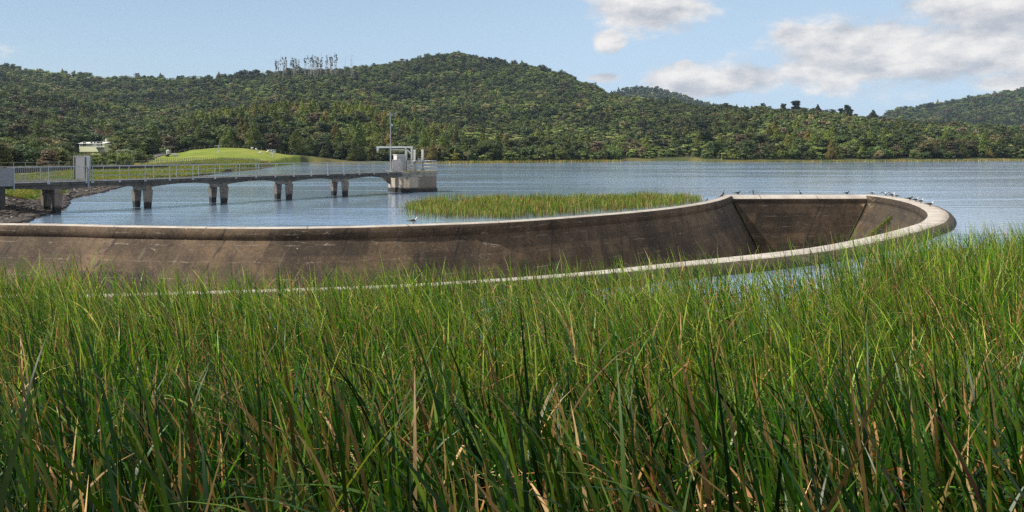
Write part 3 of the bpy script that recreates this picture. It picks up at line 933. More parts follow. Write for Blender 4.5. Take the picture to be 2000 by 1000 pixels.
# ------------------------------------------------------------------ forest placement
def forest_points():
    out_ = []
    for y0, y1, d in ((85, 330, 4.6), (330, 520, 4.6), (520, 820, 5.2), (820, 1300, 6.2), (1300, 2250, 10.5)):
        ys = np.arange(y0, y1, d)
        for y in ys:
            hwid = y * (.96 if y < 1300 else .8)
            n = int(2 * hwid / d)
            x = (np.arange(n) + rng.uniform(-.45, .45, n)) * d - hwid
            yy = y + rng.uniform(-.45, .45, n) * d
            out_.append(np.stack([x, yy], 1))
    return np.vstack(out_)
FP = forest_points()
x, y = FP[:, 0], FP[:, 1]; u = x / y; px = 1000 + F * u
z = ground_z(x, y)
s = y - shoreY(u)
keep = (s > 8) & (z > .3)
keep &= ~((px > 585) & (s < 9 + 8 * fbm(x * .05, y * .05)))
dam_far = np.interp(px, [-900, 0, 100, 200, 290, 300, 330, 440, 520, 585], [124, 128, 135, 150, 168, 262, 292, 296, 300, 306])
keep &= ~((px < 585) & (y < dam_far + 4))
keep &= ~((px > 556) & (px < 600) & (y < 306))
rod = (px > 272) & (px < 322) & (y > 225) & (y < 292); keep &= ~rod
keep &= ~((px > 138) & (px < 226) & (y > 262) & (y < 313))         # house plot
keep &= ~((px > 236) & (px < 268) & (y > 382) & (y < 412))
FP = np.stack([x, y, z], 1)[keep]; s = s[keep]
x, y, z = FP.T; u = x / y; px = 1000 + F * u
# what the eye cannot see behind a nearer slope is left out
rb = np.linspace(40, 2600, 900); ub = np.linspace(-1.0, 1.0, 320)
UU, RB = np.meshgrid(ub, rb)
GZ = ground_z((UU * RB).ravel(), RB.ravel()).reshape(UU.shape)
EL = np.maximum.accumulate((GZ + 2.5 - EYE - 1.5) / RB, 0)
iu = np.clip(np.searchsorted(ub, u), 0, 319); ir = np.clip(np.searchsorted(rb, y) - 2, 0, 899)
vis = (z + 7.5 - EYE) / y >= EL[ir, iu]
FP = FP[vis]; s = s[vis]; x, y, z = FP.T; u = x / y; px = 1000 + F * u
nf = len(FP)
# species patches
n1 = fbm(x * .022, y * .016, 3); n2 = fbm(x * .006 + 9, y * .006, 3); rr = rng.random(nf)
kind = np.where(rr < .5, 0, 1)
fern_p = np.clip((n1 - .36) * 3.0, 0, .82) * np.interp(y, [250, 420, 900], [.45, .95, 1.0]) * np.where((px < 860) & (y < 520) & (px > 340), .22, 1)
fern_p = np.where((y > 1300), 0, fern_p)
fern_p = np.where((px < 345) & (y < 330), .06, fern_p)
fern_p = np.where((px < 300) & (y < 560) & (y > 330), fern_p * .5, fern_p)
kind = np.where(rng.random(nf) < fern_p, 3, kind)
con_p = np.where((px > 345) & (px < 890) & (y > 285) & (y < 500), .55, np.where((px > 900) & (y < 470), .13, np.where(px < 340, .03, .03)))
con_p = np.where(y > 560, .02, con_p) * np.clip((fbm(x * .035 + 4, y * .035, 2) - .3) * 3.2, .1, 1.3)
kind = np.where(rng.random(nf) < con_p, 2, kind)
scl = np.array([.95, .95, .84, .85])[kind] * rng.uniform(.6, 1.35, nf) * np.interp(y, [100, 150, 300, 420, 1300, 1800], [.6, .75, .95, 1.08, 1.08, 1.6])
scl *= np.where(rng.random(nf) < .05, 1.45, 1)
lowp = (px < 345) & (y < 262); hmax = np.maximum(EYE + (HZ - np.interp(px, [0, 120, 134, 228, 236, 300, 345], [262, 280, 292, 292, 286, 292, 282])) * y / F - z, .8); scl = np.where(lowp, np.minimum(scl, hmax / np.array([7.2, 7.4, 11, 5.4])[kind] * rng.uniform(.75, 1.0, nf)), scl)
scl *= np.where((px > 585) & (s < 26), .75, 1)
scl *= np.where((px > 1350) & (y > 400) & (y < 700), 1.2, 1)
scl = np.minimum(scl, np.array([1.5, 1.5, 1.08, 1.15])[kind] * np.where(y > 1300, 1.6, 1))
rot = rng.uniform(0, 6.28, nf)
var = rng.integers(0, 4, nf)
FP[:, 2] -= .3

# the trees that show largest stand as things of their own
top_h = np.array([6.3, 6.4, 10.3, 4.4])[kind] * scl
# how much of each stands clear of the ones before it
size = top_h / y
order = np.argsort(-size)
front = np.zeros(nf, bool)
prof = np.full(2600, -1.0)
for i in np.argsort(y):
    if y[i] > 480: break
    if px[i] < -60 or px[i] > 2060: continue
    p0 = int(px[i] / 2 + 100)
    w2 = max(1, int(2.2 * scl[i] / y[i] * F / 2))
    t_ = (z[i] + top_h[i] - EYE) / y[i]
    sl = prof[p0 - w2:p0 + w2 + 1]
    if t_ > sl.mean() + .25 * size[i]: front[i] = True
    prof[p0 - w2:p0 + w2 + 1] = np.maximum(sl, t_ - .1 * size[i])
cand = [i for i in order if front[i]]
NIND = 255
# spread: take the largest visible ones
ind = cand[:NIND]
mask = np.ones(nf, bool); mask[ind] = False
scatter('forest', FP[mask], rot[mask], scl[mask], (kind * 4 + var)[mask], LOW,
        'dense native forest of dark round crowns and pale tree ferns covering the hills', 'forest')

KNAME = {0: ('bush', 'broadleaf_tree', 'tree with dark round clumped crown'), 1: ('layer', 'scrub_tree', 'tree with flat layered olive crown'),
         2: ('conifer', 'conifer', 'conical yellow-green conifer'), 3: ('fern', 'tree_fern', 'tree fern with pale drooping fronds')}
def zone(pxv, Yv):
    if pxv < 60: return 'at the far left, behind the dam parapet'
    if pxv < 150: return 'on the slope below and left of the cream house'
    if pxv < 230: return 'around the cream house'
    if pxv < 290: return 'between the cream house and the gravel road'
    if pxv < 585: return 'behind the sunlit green field'
    if pxv < 740: return 'on the shore between the field and the valve tower'
    if pxv < 860: return 'on the shore directly behind the valve tower'
    if pxv < 1100: return 'on the shore just right of the valve tower'
    if pxv < 1400: return 'on the far shore behind the reed island'
    if pxv < 1700: return 'on the far shore above the upright end wall'
    return 'on the far right shore beyond the spillway tip'
def plant(kindname, name, loc, sc, rz, label, cat, group=None, var_=0, crownmat=None, trunkmat=None, squash=1.0):
    pr = KIND[kindname][var_]
    t = empty(name, loc, label, cat, group, rz)
    t.scale = (sc, sc, sc * squash)
    tr = link('trunk', pr[1], t); cr = link('crown', pr[0], t)
    if kindname == 'fern': cr.location = (0, 0, pr[2])
    if crownmat is not None:
        cr.data = pr[0].copy(); cr.data.materials[0] = crownmat
    return t
for i in ind:
    kn, nm, desc = KNAME[int(kind[i])]
    zn = zone(px[i], y[i])
    plant(kn, nm, tuple(FP[i]), float(scl[i]), float(rot[i]), f'{desc} {zn}', 'tree fern' if kn == 'fern' else 'tree', f'{nm.replace("_", " ")}s {zn}', int(var[i]))

def gz(px_, Y_): return float(ground_z(np.array([(px_ - 1000) / F * Y_]), np.array([float(Y_)]))[0])
def special(kn, nm, px_, Y_, topy, wpx, label, m_=None, v=0, cat='tree'):
    """a tree whose top shows at row topy and whose crown is wpx wide"""
    zb = gz(px_, Y_) - .2
    H = EYE + (HZ - topy) * Y_ / F - zb
    h0 = {'bush': 6.4, 'layer': 6.6, 'conifer': 10.6, 'fern': 3.4}[kn]; w0 = {'bush': 6.6, 'layer': 6.6, 'conifer': 4.4, 'fern': 4.6}[kn]
    sw = max(wpx / F * Y_ / w0, .5 * H / h0)
    t = plant(kn, nm, ((px_ - 1000) / F * Y_, Y_, zb), 1, px_ * .7, label, cat, None, v, m_)
    t.scale = (sw, sw, H / h0)
    return t
special('conifer', 'conifer', 448, 300, 249, 17, 'tall pointed olive-yellow conifer standing alone at the top edge of the field', v=0)
special('bush', 'broadleaf_tree', 510, 300, 273, 24, 'round blue-green tree, darkest at the right edge of the field', M['deepgreen'], 1)
special('layer', 'broadleaf_tree', 487, 308, 258, 26, 'brownish broad tree behind the dark round tree at the field edge', M['russet'], 2)
special('bush', 'broadleaf_tree', 190, 345, 250, 26, 'rusty red-brown tree above the cream house', M['russet'], 0)
special('bush', 'broadleaf_tree', 245, 232, 290, 34, 'large grey-green spreading tree right of the cream house', M['pohutukawa'], 2)
special('bush', 'broadleaf_tree', 228, 200, 311, 38, 'pale grey-green low spreading tree just above the bridge railing', M['pohutukawa'], 3)
special('bush', 'broadleaf_tree', 268, 245, 301, 22, 'grey-green rounded tree beside the gravel road', M['pohutukawa'], 1)
special('bush', 'broadleaf_tree', 112, 190, 312, 34, 'glossy grey-green bush left of the tall gate panel', M['pohutukawa'], 0)
special('conifer', 'conifer', 297, 330, 252, 24, 'dark green conical tree behind the gravel road', M['deepgreen'], 1)
for q, (a_, b_, c_, d_) in enumerate(((1617, 385, 254, 24), (1725, 395, 261, 17), (1700, 392, 252, 19))):
    special('conifer', 'conifer', a_, b_, c_, d_, ['bright yellow-green broad conifer above the middle of the end wall', 'bright yellow-green narrow conifer standing right of a twin', 'bright green conifer, left one of two standing close together'][q], v=q)
special('conifer', 'conifer', 827, 340, 250, 22, 'bright pointed conifer rising behind the valve spindles', v=3)
special('conifer', 'conifer', 700, 350, 237, 24, 'tallest bright conifer left of the antenna mast', v=2)
SKY_T = [(1555, 640, 196, 22, 'layer'), (1597, 620, 203, 15, 'conifer'), (1643, 610, 211, 16, 'layer'), (1657, 608, 205, 19, 'layer'), (1672, 612, 222, 14, 'bush'), (1705, 590, 214, 22, 'conifer'),
         (1628, 615, 213, 18, 'layer'), (1490, 710, 201, 12, 'bush'), (1530, 690, 202, 14, 'layer')]
SKY_L = ['flat-topped dark tree, first of the skyline trees left of the far blue hill', 'small pointed dark tree on the skyline right of the flat-topped one', 'ragged dark tree leaning against the tall tiered skyline tree',
         'tall tiered dark tree standing highest on the low skyline', 'rounded dark tree right of the tall tiered skyline tree', 'dense dark conical tree on the skyline beside the blue hill',
         'wide tiered dark tree left of the tall skyline tree', 'small round dark tree on the skyline below the long cloud', 'flat dark tree on the skyline below the cloud edge']
for (a_, b_, c_, d_, k_), l_ in zip(SKY_T, SKY_L):
    special('layer' if k_ == 'bush' else k_, 'ridge_tree', a_, b_, c_ + 1, d_ * 1.1, l_, M['darkpine'], v=a_ % 4)

# dead bare trees
def dead_mesh(g_, h, r, branches=9, tuft=False):
    mb = MB(); k = 6
    xs = np.cumsum(g_.normal(0, .012 * h, (k + 1, 2)), 0); xs[0] = 0
    pts = [Vector((xs[i][0], xs[i][1], h * i / k)) for i in range(k + 1)]
    mb.tube(pts, [r * (1 - .7 * i / k) for i in range(k + 1)], 6)
    return mb, pts
gd = np.random.default_rng(21)
ridge = []
for i in range(60):
    pxd = float(gd.choice([gd.uniform(533, 560), gd.uniform(568, 585), gd.uniform(592, 662), gd.uniform(595, 655)]))
    ridge.append((pxd, gd.uniform(905, 985), gd.uniform(104, 119) + (8 if pxd < 590 else 0)))
ridge += [(612, 850, 122), (616, 840, 126), (607, 860, 120), (673, 905, 150), (685, 900, 148), (689, 905, 152), (692, 905, 150)]
for i, (pxd, Yd, ty) in enumerate(ridge):
    zb = gz(pxd, Yd); H = EYE + (HZ - ty) * Yd / F - zb
    if pxd > 670 or Yd < 870: H = 22 + 6 * gd.random()
    H = max(10, min(H, 34))
    lone = pxd > 670 or Yd < 870
    lab = 'bare pale trunk low on the hill below the ridge stand' if Yd < 870 else ('grey bare tree in the small clump right of the ridge stand' if pxd > 670 else 'tall bare pine with pale trunk and thin top in the ridge stand')
    t = empty('dead_pine', ((pxd - 1000) / F * Yd, Yd, zb), lab, 'tree', 'bare pines low on the hill' if Yd < 870 else ('bare trees right of the ridge stand' if pxd > 670 else 'bare pines on the ridge'))
    mb, pts = dead_mesh(gd, H, .24)
    if not lone or i % 2:
        br = mb
        for b_ in range(11):
            i0 = gd.integers(2, 7); p = pts[i0]; a = gd.uniform(0, 6.28); L = gd.uniform(1.2, 3.0)
            br.tube([p, p + Vector((math.cos(a) * L, math.sin(a) * L, L * .3))], [.14, .05], 5)
    mb.build('trunk', M['deadbark'], t)
    if not lone:
        cl = [((pts[-1].x * .9 + gd.normal(0, .35), pts[-1].y + gd.normal(0, .35), H - gd.uniform(0, 10)), gd.uniform(.3, .85), gd.uniform(.25, .8)) for _ in range(6)]
        link('crown', crown_mesh('crown', cl, M['darkpine'], gd, .4, 14), t)
t = empty('dead_tree', P(1905, 262, 455) - Vector((0, 0, 3)), 'small pale leafless tree with forked twigs in the forest right of the spillway', 'tree')
mb = MB()
for k in range(11):
    a = -1.3 + 2.6 * k / 10; L = 3.6 + 1.2 * math.cos(k * 2.1)
    mb.tube([(0, 0, 3), (math.sin(a) * L * .4, -.5, 3 + math.cos(a) * L * .45), (math.sin(a) * L, -.5 + .3 * (k % 3), 4 + math.cos(a) * L * .8)], [.09, .06, .02], 5)
mb.build('branches', M['deadbark'], t)
mb = MB(); mb.tube([(0, 0, -.5), (0, 0, 3.2)], [.3, .2], 7); mb.build('trunk', M['deadbark'], t)

# ------------------------------------------------------------------ reeds
def reed_mesh(name, bx, by, bz, H, W, seg, lean_dir, th0, th1, cols_base, cols_tip, kink=None, g_=None):
    n = len(bx); g_ = g_ or rng
    tt = np.linspace(0, 1, seg + 1)
    th = th0[:, None] + th1[:, None] * tt[None, :] ** 2.2
    if kink is not None:
        km, kp, ka = kink
        th = np.where((km[:, None]) & (tt[None, :] > kp[:, None]), th + ka[:, None], th)
    ds = H[:, None] / seg
    dx = np.sin(th) * ds; dz = np.cos(th) * ds
    rx = np.concatenate([np.zeros((n, 1)), np.cumsum(dx[:, 1:], 1)], 1); rz = np.concatenate([np.zeros((n, 1)), np.cumsum(dz[:, 1:], 1)], 1)
    cx = bx[:, None] + rx * np.cos(lean_dir)[:, None]; cy = by[:, None] + rx * np.sin(lean_dir)[:, None]; cz = bz[:, None] + rz
    ph = lean_dir[:, None] + math.pi / 2 + g_.normal(0, .6, (n, 1)) + g_.normal(0, .7, (n, 1)) * tt[None, :]
    prof_ = np.minimum(1, (1 - tt) * 3.2) ** .8 * (.75 + .25 * np.minimum(1, tt * 4))
    ww = W[:, None] * prof_[None, :] * .5 + .0006
    ox = np.cos(ph) * ww; oy = np.sin(ph) * ww
    L_ = np.stack([cx - ox, cy - oy, cz], 2); R2 = np.stack([cx + ox, cy + oy, cz], 2)
    V = np.stack([L_, R2], 2).reshape(-1, 3)
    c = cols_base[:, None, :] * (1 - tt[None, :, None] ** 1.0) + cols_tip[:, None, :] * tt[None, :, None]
    C = np.repeat(c, 2, 1).reshape(-1, 3)
    base = (np.arange(n) * (seg + 1) * 2)[:, None] + (np.arange(seg) * 2)[None, :]
    base = base.ravel()
    Fq = np.stack([base, base + 1, base + 3, base + 2], 1)
    return V, Fq, C

GREENS = np.array([(.030, .095, .006), (.066, .145, .008), (.135, .22, .012), (.010, .052, .010), (.24, .29, .05)])
DRY = np.array([(.38, .21, .095), (.52, .37, .20), (.22, .095, .038), (.13, .055, .025)])
def colours(n, dry, yellow, g_, dk=1.0):  # dk darkens near blades: deeper green plus the stand's shade in the colour
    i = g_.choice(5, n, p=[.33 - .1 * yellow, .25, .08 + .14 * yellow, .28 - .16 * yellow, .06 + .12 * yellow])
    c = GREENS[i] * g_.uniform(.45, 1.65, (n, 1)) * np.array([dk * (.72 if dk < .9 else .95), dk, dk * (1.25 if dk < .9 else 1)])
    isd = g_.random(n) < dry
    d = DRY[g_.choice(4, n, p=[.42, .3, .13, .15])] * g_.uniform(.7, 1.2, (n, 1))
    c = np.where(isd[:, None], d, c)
    base = np.where(isd[:, None], d * .8, c * .26 + np.array([.009, .004, .0]))  # feet browner, and darkened for shade low in the stand
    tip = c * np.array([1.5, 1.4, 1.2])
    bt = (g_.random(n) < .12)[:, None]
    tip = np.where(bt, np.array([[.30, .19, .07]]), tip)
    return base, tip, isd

def reed_edge(x_):                      # far edge of the near reed bed
    return np.interp(x_, [-60, -14, -5, 1, 5, 7.5, 10, 12, 14, 17, 20, 26, 34, 60], [21.6, 22.2, 23.2, 24.8, 25.2, 25.2, 26.0, 28.5, 31.5, 33.8, 35.0, 36, 38, 42])
def reed_bed():
    parts_ = []
    def region(y0, y1, dens, seg, wscale, hlo, hhi, dry, yellow, dk=1.0):
        xm = y1 * .625 * 1.22 + 2.5
        n = int(2 * xm * (y1 - y0) * dens)
        bx = rng.uniform(-xm, xm, n); by = rng.uniform(y0, y1, n)
        k = np.abs(bx) < by * .625 * 1.2 + 3.0
        cl = fbm(bx * 1.7, by * 1.7, 2)                       # tussocky clumps
        k &= rng.random(n) < np.clip(.25 + (cl - .3) * 3.2, .12, 1)
        ed = reed_edge(bx)
        k &= by < ed + rng.normal(0, .35, n)
        gap = np.exp(-(((bx - 8.3) / 2.0) ** 2)) * np.clip((by - 19.8) / 2.2, 0, 1)     # thin stand with open water showing
        k &= rng.random(n) > gap * .55
        fringe = np.clip((ed - by) / 1.6, 0, 1)
        k &= rng.random(n) < .35 + .65 * fringe
        bx, by = bx[k], by[k]; n = len(bx)
        bz = near_z(bx, by)
        big = fbm(bx * .35 + 7, by * .35, 2)
        H = rng.uniform(hlo, hhi, n) * (.82 + .36 * big) * np.where(rng.random(n) < .3, rng.uniform(.4, .8, n), 1)
        H *= np.interp(bx, [-20, 0, 7, 11, 18, 30], [1.02, .98, 1.0, 1.12, 1.12, 1.12]) if y1 > 14 else 1
        if y1 == 26: H *= np.interp(bx, [-14, -4, 6, 10], [1.0, .93, .95, 1.0])
        W = rng.uniform(.009, .021 if y1 < 11 else .017, n) * wscale
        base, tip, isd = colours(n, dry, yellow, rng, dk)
        ld = np.where(rng.random(n) < .62, math.pi + rng.normal(0, .6, n), rng.uniform(0, 6.28, n))
        th0 = np.abs(rng.normal(0, .12, n)) + (rng.random(n) < .10) * rng.uniform(.3, 1.1, n); th1 = np.abs(rng.normal(.36, .42, n)) + (rng.random(n) < .22) * rng.uniform(.5, 1.7, n)
        km = rng.random(n) < np.where(isd, .6, .09)
        kp = rng.uniform(.35, .8, n); ka = rng.uniform(1.0, 2.4, n)
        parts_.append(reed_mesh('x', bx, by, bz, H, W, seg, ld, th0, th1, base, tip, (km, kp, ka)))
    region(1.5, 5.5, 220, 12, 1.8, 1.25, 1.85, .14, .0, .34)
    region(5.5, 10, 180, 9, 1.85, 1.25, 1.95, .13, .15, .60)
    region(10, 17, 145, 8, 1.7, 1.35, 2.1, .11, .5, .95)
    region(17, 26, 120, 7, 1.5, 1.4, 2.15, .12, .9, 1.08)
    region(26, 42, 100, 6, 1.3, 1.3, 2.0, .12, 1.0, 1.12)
    # a few long broad leaves that arch over the rest close by
    for _ in range(110):                     # taller tufts bent over by the wind
        cx_ = rng.uniform(-11, 7.5); cy_ = rng.uniform(12.5, 19.5)
        if abs(cx_) > cy_ * .66: continue
        n = int(rng.integers(9, 26)); bx = cx_ + rng.normal(0, .16, n); by = cy_ + rng.normal(0, .16, n)
        base, tip, isd = colours(n, .04, 1.0, rng, 1.1)
        parts_.append(reed_mesh('x', bx, by, near_z(bx, by), rng.uniform(1.9, 2.6, n), rng.uniform(.010, .016, n), 12, math.pi + rng.normal(0, .35, n), np.abs(rng.normal(.12, .12, n)), np.abs(rng.normal(.75, .3, n)), base, tip * 1.25,
                                (rng.random(n) < .05, rng.uniform(.5, .8, n), rng.uniform(.8, 1.6, n))))
    n = 900
    by = rng.uniform(2.0, 8, n); bx = rng.uniform(-1, 1, n) * (by * .7 + 2)
    base, tip, isd = colours(n, .02, 0, rng)
    ld = np.where(rng.random(n) < .6, math.pi + rng.normal(0, .5, n), rng.uniform(0, 6.28, n))
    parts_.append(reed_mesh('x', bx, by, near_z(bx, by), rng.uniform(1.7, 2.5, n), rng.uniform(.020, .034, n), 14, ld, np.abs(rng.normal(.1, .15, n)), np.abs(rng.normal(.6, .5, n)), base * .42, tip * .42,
                            (rng.random(n) < .15, rng.uniform(.5, .8, n), rng.uniform(.8, 1.6, n))))  # close leaves darkened too, the stand's shade in their colour
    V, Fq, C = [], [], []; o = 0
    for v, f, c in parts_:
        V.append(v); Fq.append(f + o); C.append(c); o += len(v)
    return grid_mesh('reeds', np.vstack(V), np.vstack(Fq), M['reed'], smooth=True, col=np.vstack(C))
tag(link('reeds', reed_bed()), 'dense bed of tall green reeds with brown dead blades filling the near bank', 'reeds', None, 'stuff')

def small_reeds(name, poly, n, h, wd, label, yellow, dry, fade=None, tint=(1, 1, 1)):
    pa = np.array(poly); lo, hi2 = pa.min(0), pa.max(0)
    bx = rng.uniform(lo[0], hi2[0], n); by = rng.uniform(lo[1], hi2[1], n)
    wx = bx + rng.normal(0, .7, n); wy = by + rng.normal(0, 1.0, n) + 2.5 * (fbm(bx * .5, by * .5, 3) - .5)
    k = in_poly(wx, wy, poly); bx, by = bx[k], by[k]; n = len(bx)
    k = rng.random(n) < np.clip(.35 + (fbm(bx * .8, by * .8, 2) - .3) * 3, .25, 1); bx, by = bx[k], by[k]; n = len(bx)
    base, tip, isd = colours(n, dry, yellow, rng)
    base = base * .7 + np.array([.06, .035, .006]); tip = tip * .95
    H = rng.uniform(h[0], h[1], n) * (.5 + 1.0 * fbm(bx * .5, by * .3, 3))
    return _sr(name, bx, by, H, wd, n, base * tint, tip * tint, label)
def _sr(name, bx, by, H, wd, n, base, tip, label):
    V, Fq, C = reed_mesh(name, bx, by, np.full(n, -.1), H, rng.uniform(.7, 1.3, n) * wd, 4, rng.uniform(0, 6.28, n), np.abs(rng.normal(0, .08, n)), np.abs(rng.normal(.1, .25, n)), base, tip)
    o = link(name, grid_mesh(name, V, Fq, M['reed'], smooth=True, col=C))
    return tag(o, label, 'reeds', None, 'stuff')
ISL = [(-7.9, 62), (-7.0, 58.5), (-4.9, 55.6), (-1.8, 54.2), (1.5, 55.2), (4.0, 58.0), (7.6, 61.5), (11.5, 65.5), (15.0, 70.5), (17.6, 75.5), (16.6, 78), (13, 77.5), (7, 77), (0, 76), (-5.5, 73), (-8.5, 68)]
small_reeds('island_reeds', ISL, 42000, (.55, .95), .022, 'low island of green and golden reeds in the lake behind the spillway wall', .6, .18)
for q, (pl, lb) in enumerate((([(-26, 300), (0, 322), (38, 345), (46, 352), (50, 372), (30, 366), (-10, 340), (-30, 318)], 'strip of tan sedge along the far shore right of the valve tower'),
                              ([(86, 350), (128, 342), (170, 352), (250, 394), (330, 408), (330, 420), (250, 408), (165, 366), (124, 356), (84, 366)], 'golden strip of sedge along the far right shore'))):
    small_reeds('shore_reeds', pl, 16000, (.7, 1.3), .10, lb, 1.0, .45)

# ------------------------------------------------------------------ bridge
DIR = Vector((-4.1, -5.7, 0)).normalized() * -1       # from the bank towards the tower
PER = Vector((DIR.y, -DIR.x, 0))                      # towards the viewer's right
O1 = Vector((-29.8, 66, 0))
ANG = math.atan2(DIR.y, DIR.x)
def B(s_, t_, z_): return O1 + DIR * s_ + PER * t_ + Vector((0, 0, z_))
SP = 7.02; HALF = 1.0; ZD = 2.30
END = 3 * SP + 8.2
bridge = empty('footbridge', (0, 0, 0), 'long concrete footbridge on paired tapered columns leading out to the valve tower', 'bridge')
mb = MB()
def extrude_profile(mb, s0, s1, t0, t1, zb_fn, zt, n=10, mi=0):
    vs = []; 
    for i in range(n + 1):
        s_ = s0 + (s1 - s0) * i / n
        for (t_, z_) in ((t0, zb_fn(s_)), (t1, zb_fn(s_)), (t1, zt), (t0, zt)): vs.append(B(s_, t_, z_))
    fs = []
    for i in range(n):
        for k in range(4):
            k2 = (k + 1) % 4
            fs.append((i * 4 + k, i * 4 + k2, i * 4 + 4 + k2, i * 4 + 4 + k))
    fs += [(3, 2, 1, 0), tuple(n * 4 + k for k in range(4))]
    mb.add(vs, fs, mi)
S0 = -SP * 3
def soffit(s_):
    k = (s_ / SP) % 1.0
    a = abs(k - .5) * 2                # 1 at a pier, 0 at mid span
    return ZD - .22 - .20 - .24 * max(0, (a - .15) / .85) ** 1.5
for t0, t1 in ((HALF - .32, HALF - .02), (-HALF + .02, -HALF + .32)):
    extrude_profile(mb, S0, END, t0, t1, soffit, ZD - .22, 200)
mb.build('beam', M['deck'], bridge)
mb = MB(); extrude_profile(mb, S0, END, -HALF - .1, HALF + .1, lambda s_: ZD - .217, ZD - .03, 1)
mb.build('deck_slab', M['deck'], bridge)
for sg in (-1, 1):
    mb = MB(); extrude_profile(mb, S0, END, sg * (HALF + .07) - .1, sg * (HALF + .07) + .1, lambda s_: ZD - .028, ZD + .02, 1)
    mb.build('kerb', M['slab'], bridge)
for k in (-2, -1, 0, 1, 2, 3):
    s_ = k * SP
    if k == -2: continue
    mb = MB()
    mb.box(B(s_, 0, ZD - .70), (.5, 2.0, .36), ANG)
    mb.build('crossbeam', M['pier'], bridge, bevel=.02)
    for t_ in (-.82, .82):
        mb = MB()
        c = B(s_, t_, 0)
        rows = []
        for z_, wx, wy in ((-1.5, .40, .36), (0, .44, .40), (ZD - .86, .64, .52)):
            rows.append([c + DIR * (wx / 2 * a_) + PER * (wy / 2 * b_) + Vector((0, 0, z_)) for a_, b_ in ((-1, -1), (1, -1), (1, 1), (-1, 1))])
        vs = [q for r_ in rows for q in r_]
        fs = [(3, 2, 1, 0), (8, 9, 10, 11)]
        for i in range(2):
            for q in range(4):
                fs.append((i * 4 + q, i * 4 + (q + 1) % 4, i * 4 + 4 + (q + 1) % 4, i * 4 + 4 + q))
        mb.add(vs, fs); mb.build('column', M['pier'], bridge, bevel=.03)
# bank pier at the left edge of the picture
mb = MB(); c = B(-SP * 1.47, .0, 0)
mb.box(c + Vector((-.6, -.9, .95)), (1.3, 2.9, 2.2), ANG)
o = mb.build('abutment', concrete('black stained abutment', (.03, .027, .025), (.06, .055, .05), (.015, .013, .012)), bridge, bevel=.04); o['label'] = 'black stained block pier at the bank'

# railings
def railing(sign, s0, s1, step, parent_label, balusters=False, skip=()):
    t_ = sign * (HALF + .19)
    lab = parent_label
    r = empty('railing', B(s0, t_, ZD), lab, 'railing')
    inv = Matrix.Translation(-r.location)
    def put(mb, nm, m_=M['galv']):
        o = mb.build(nm, m_, r); o.matrix_parent_inverse = inv; return o
    n = max(1, round((s1 - s0) / step))
    for i in range(n + 1):
        s_ = s0 + (s1 - s0) * i / n
        mb = MB(); mb.box(B(s_, t_, ZD + .46), (.04, .04, 1.24), ANG)
        mb.box(B(s_, t_ - sign * .04, ZD - .08), (.20, .11, .16), ANG)
        put(mb, 'post')
    for z_, r_ in ((1.08, .024), (.72, .014), (.36, .014)):
        if balusters and z_ == .72 or balusters and z_ == .36: continue
        mb = MB(); mb.tube([B(s0, t_, ZD + z_), B(s1, t_, ZD + z_)], r_, 8); put(mb, 'rail')
    if balusters:
        mb = MB(); mb.tube([B(s0, t_, ZD + .10), B(s1, t_, ZD + .10)], .022, 6); put(mb, 'rail')
        m2 = int((s1 - s0) / .145)
        mb = MB()
        for i in range(1, m2):
            s_ = s0 + (s1 - s0) * i / m2
            mb.tube([B(s_, t_, ZD + .1), B(s_, t_, ZD + 1.07)], .011, 5)
        put(mb, 'balusters')
GATE = -.70 * SP
railing(1, GATE + .3, END - .3, 2.05, 'galvanised three-rail railing on the near side of the bridge beyond the gate')
railing(-1, GATE + .3, END - .3, 2.05, 'galvanised three-rail railing on the far side of the bridge beyond the gate')
railing(1, -SP * 1.5, GATE - .1, 2.3, 'near-side railing with closely spaced upright bars before the gate', True)
railing(-1, -SP * 2.6, GATE - .1, 2.3, 'far-side railing with closely spaced upright bars before the gate', True)

def gate(s_, lab, t0=-.80, t1=1.25, top=4.12, low=2.45, flare=.28):
    r = empty('security_gate', B(s_, 0, ZD), lab, 'gate')
    inv = Matrix.Translation(-r.location)
    mb = MB()
    def quadp(ta, tb, tc_, td, za, zb, d=.04):
        vs = [B(s_ - d, ta, za), B(s_ - d, tb, za), B(s_ - d, tc_, zb), B(s_ - d, td, zb), B(s_ + d, ta, za), B(s_ + d, tb, za), B(s_ + d, tc_, zb), B(s_ + d, td, zb)]
        mb.add(vs, [(0, 1, 2, 3), (7, 6, 5, 4), (0, 4, 5, 1), (1, 5, 6, 2), (2, 6, 7, 3), (3, 7, 4, 0)])
    quadp(t0, t1 - .45, t1 + flare - .45, t0 - .1, low, top)
    o = mb.build('panel', M['mesh'], r); o.matrix_parent_inverse = inv
    mb = MB()
    quadp(t1 - .40, t1 - .05, t1 + flare, t1 + flare - .42, 1.85, top - .003, .06)
    o = mb.build('wing_panel', M['mesh'], r); o.matrix_parent_inverse = inv
    mb = MB(); mb.box(B(s_, (t0 + t1) / 2 + .05, top + .03), (.12, t1 - t0 + flare + .1, .06), ANG)
    o = mb.build('top_rail', M['galv'], r); o.matrix_parent_inverse = inv
    for t_ in (t0 + .02, t1 - .42):
        mb = MB(); mb.box(B(s_ - .1, t_, (low + top) / 2 - .1), (.07, .07, top - low + .2), ANG)
        o = mb.build('frame_post', M['galv'], r); o.matrix_parent_inverse = inv
    mb = MB(); mb.box(B(s_ - .12, t1 - .62, 3.2), (.06, .12, .22), ANG)
    o = mb.build('latch', M['galv'], r); o.matrix_parent_inverse = inv
gate(GATE, 'tall grey steel security gate flaring out above the bridge railing')
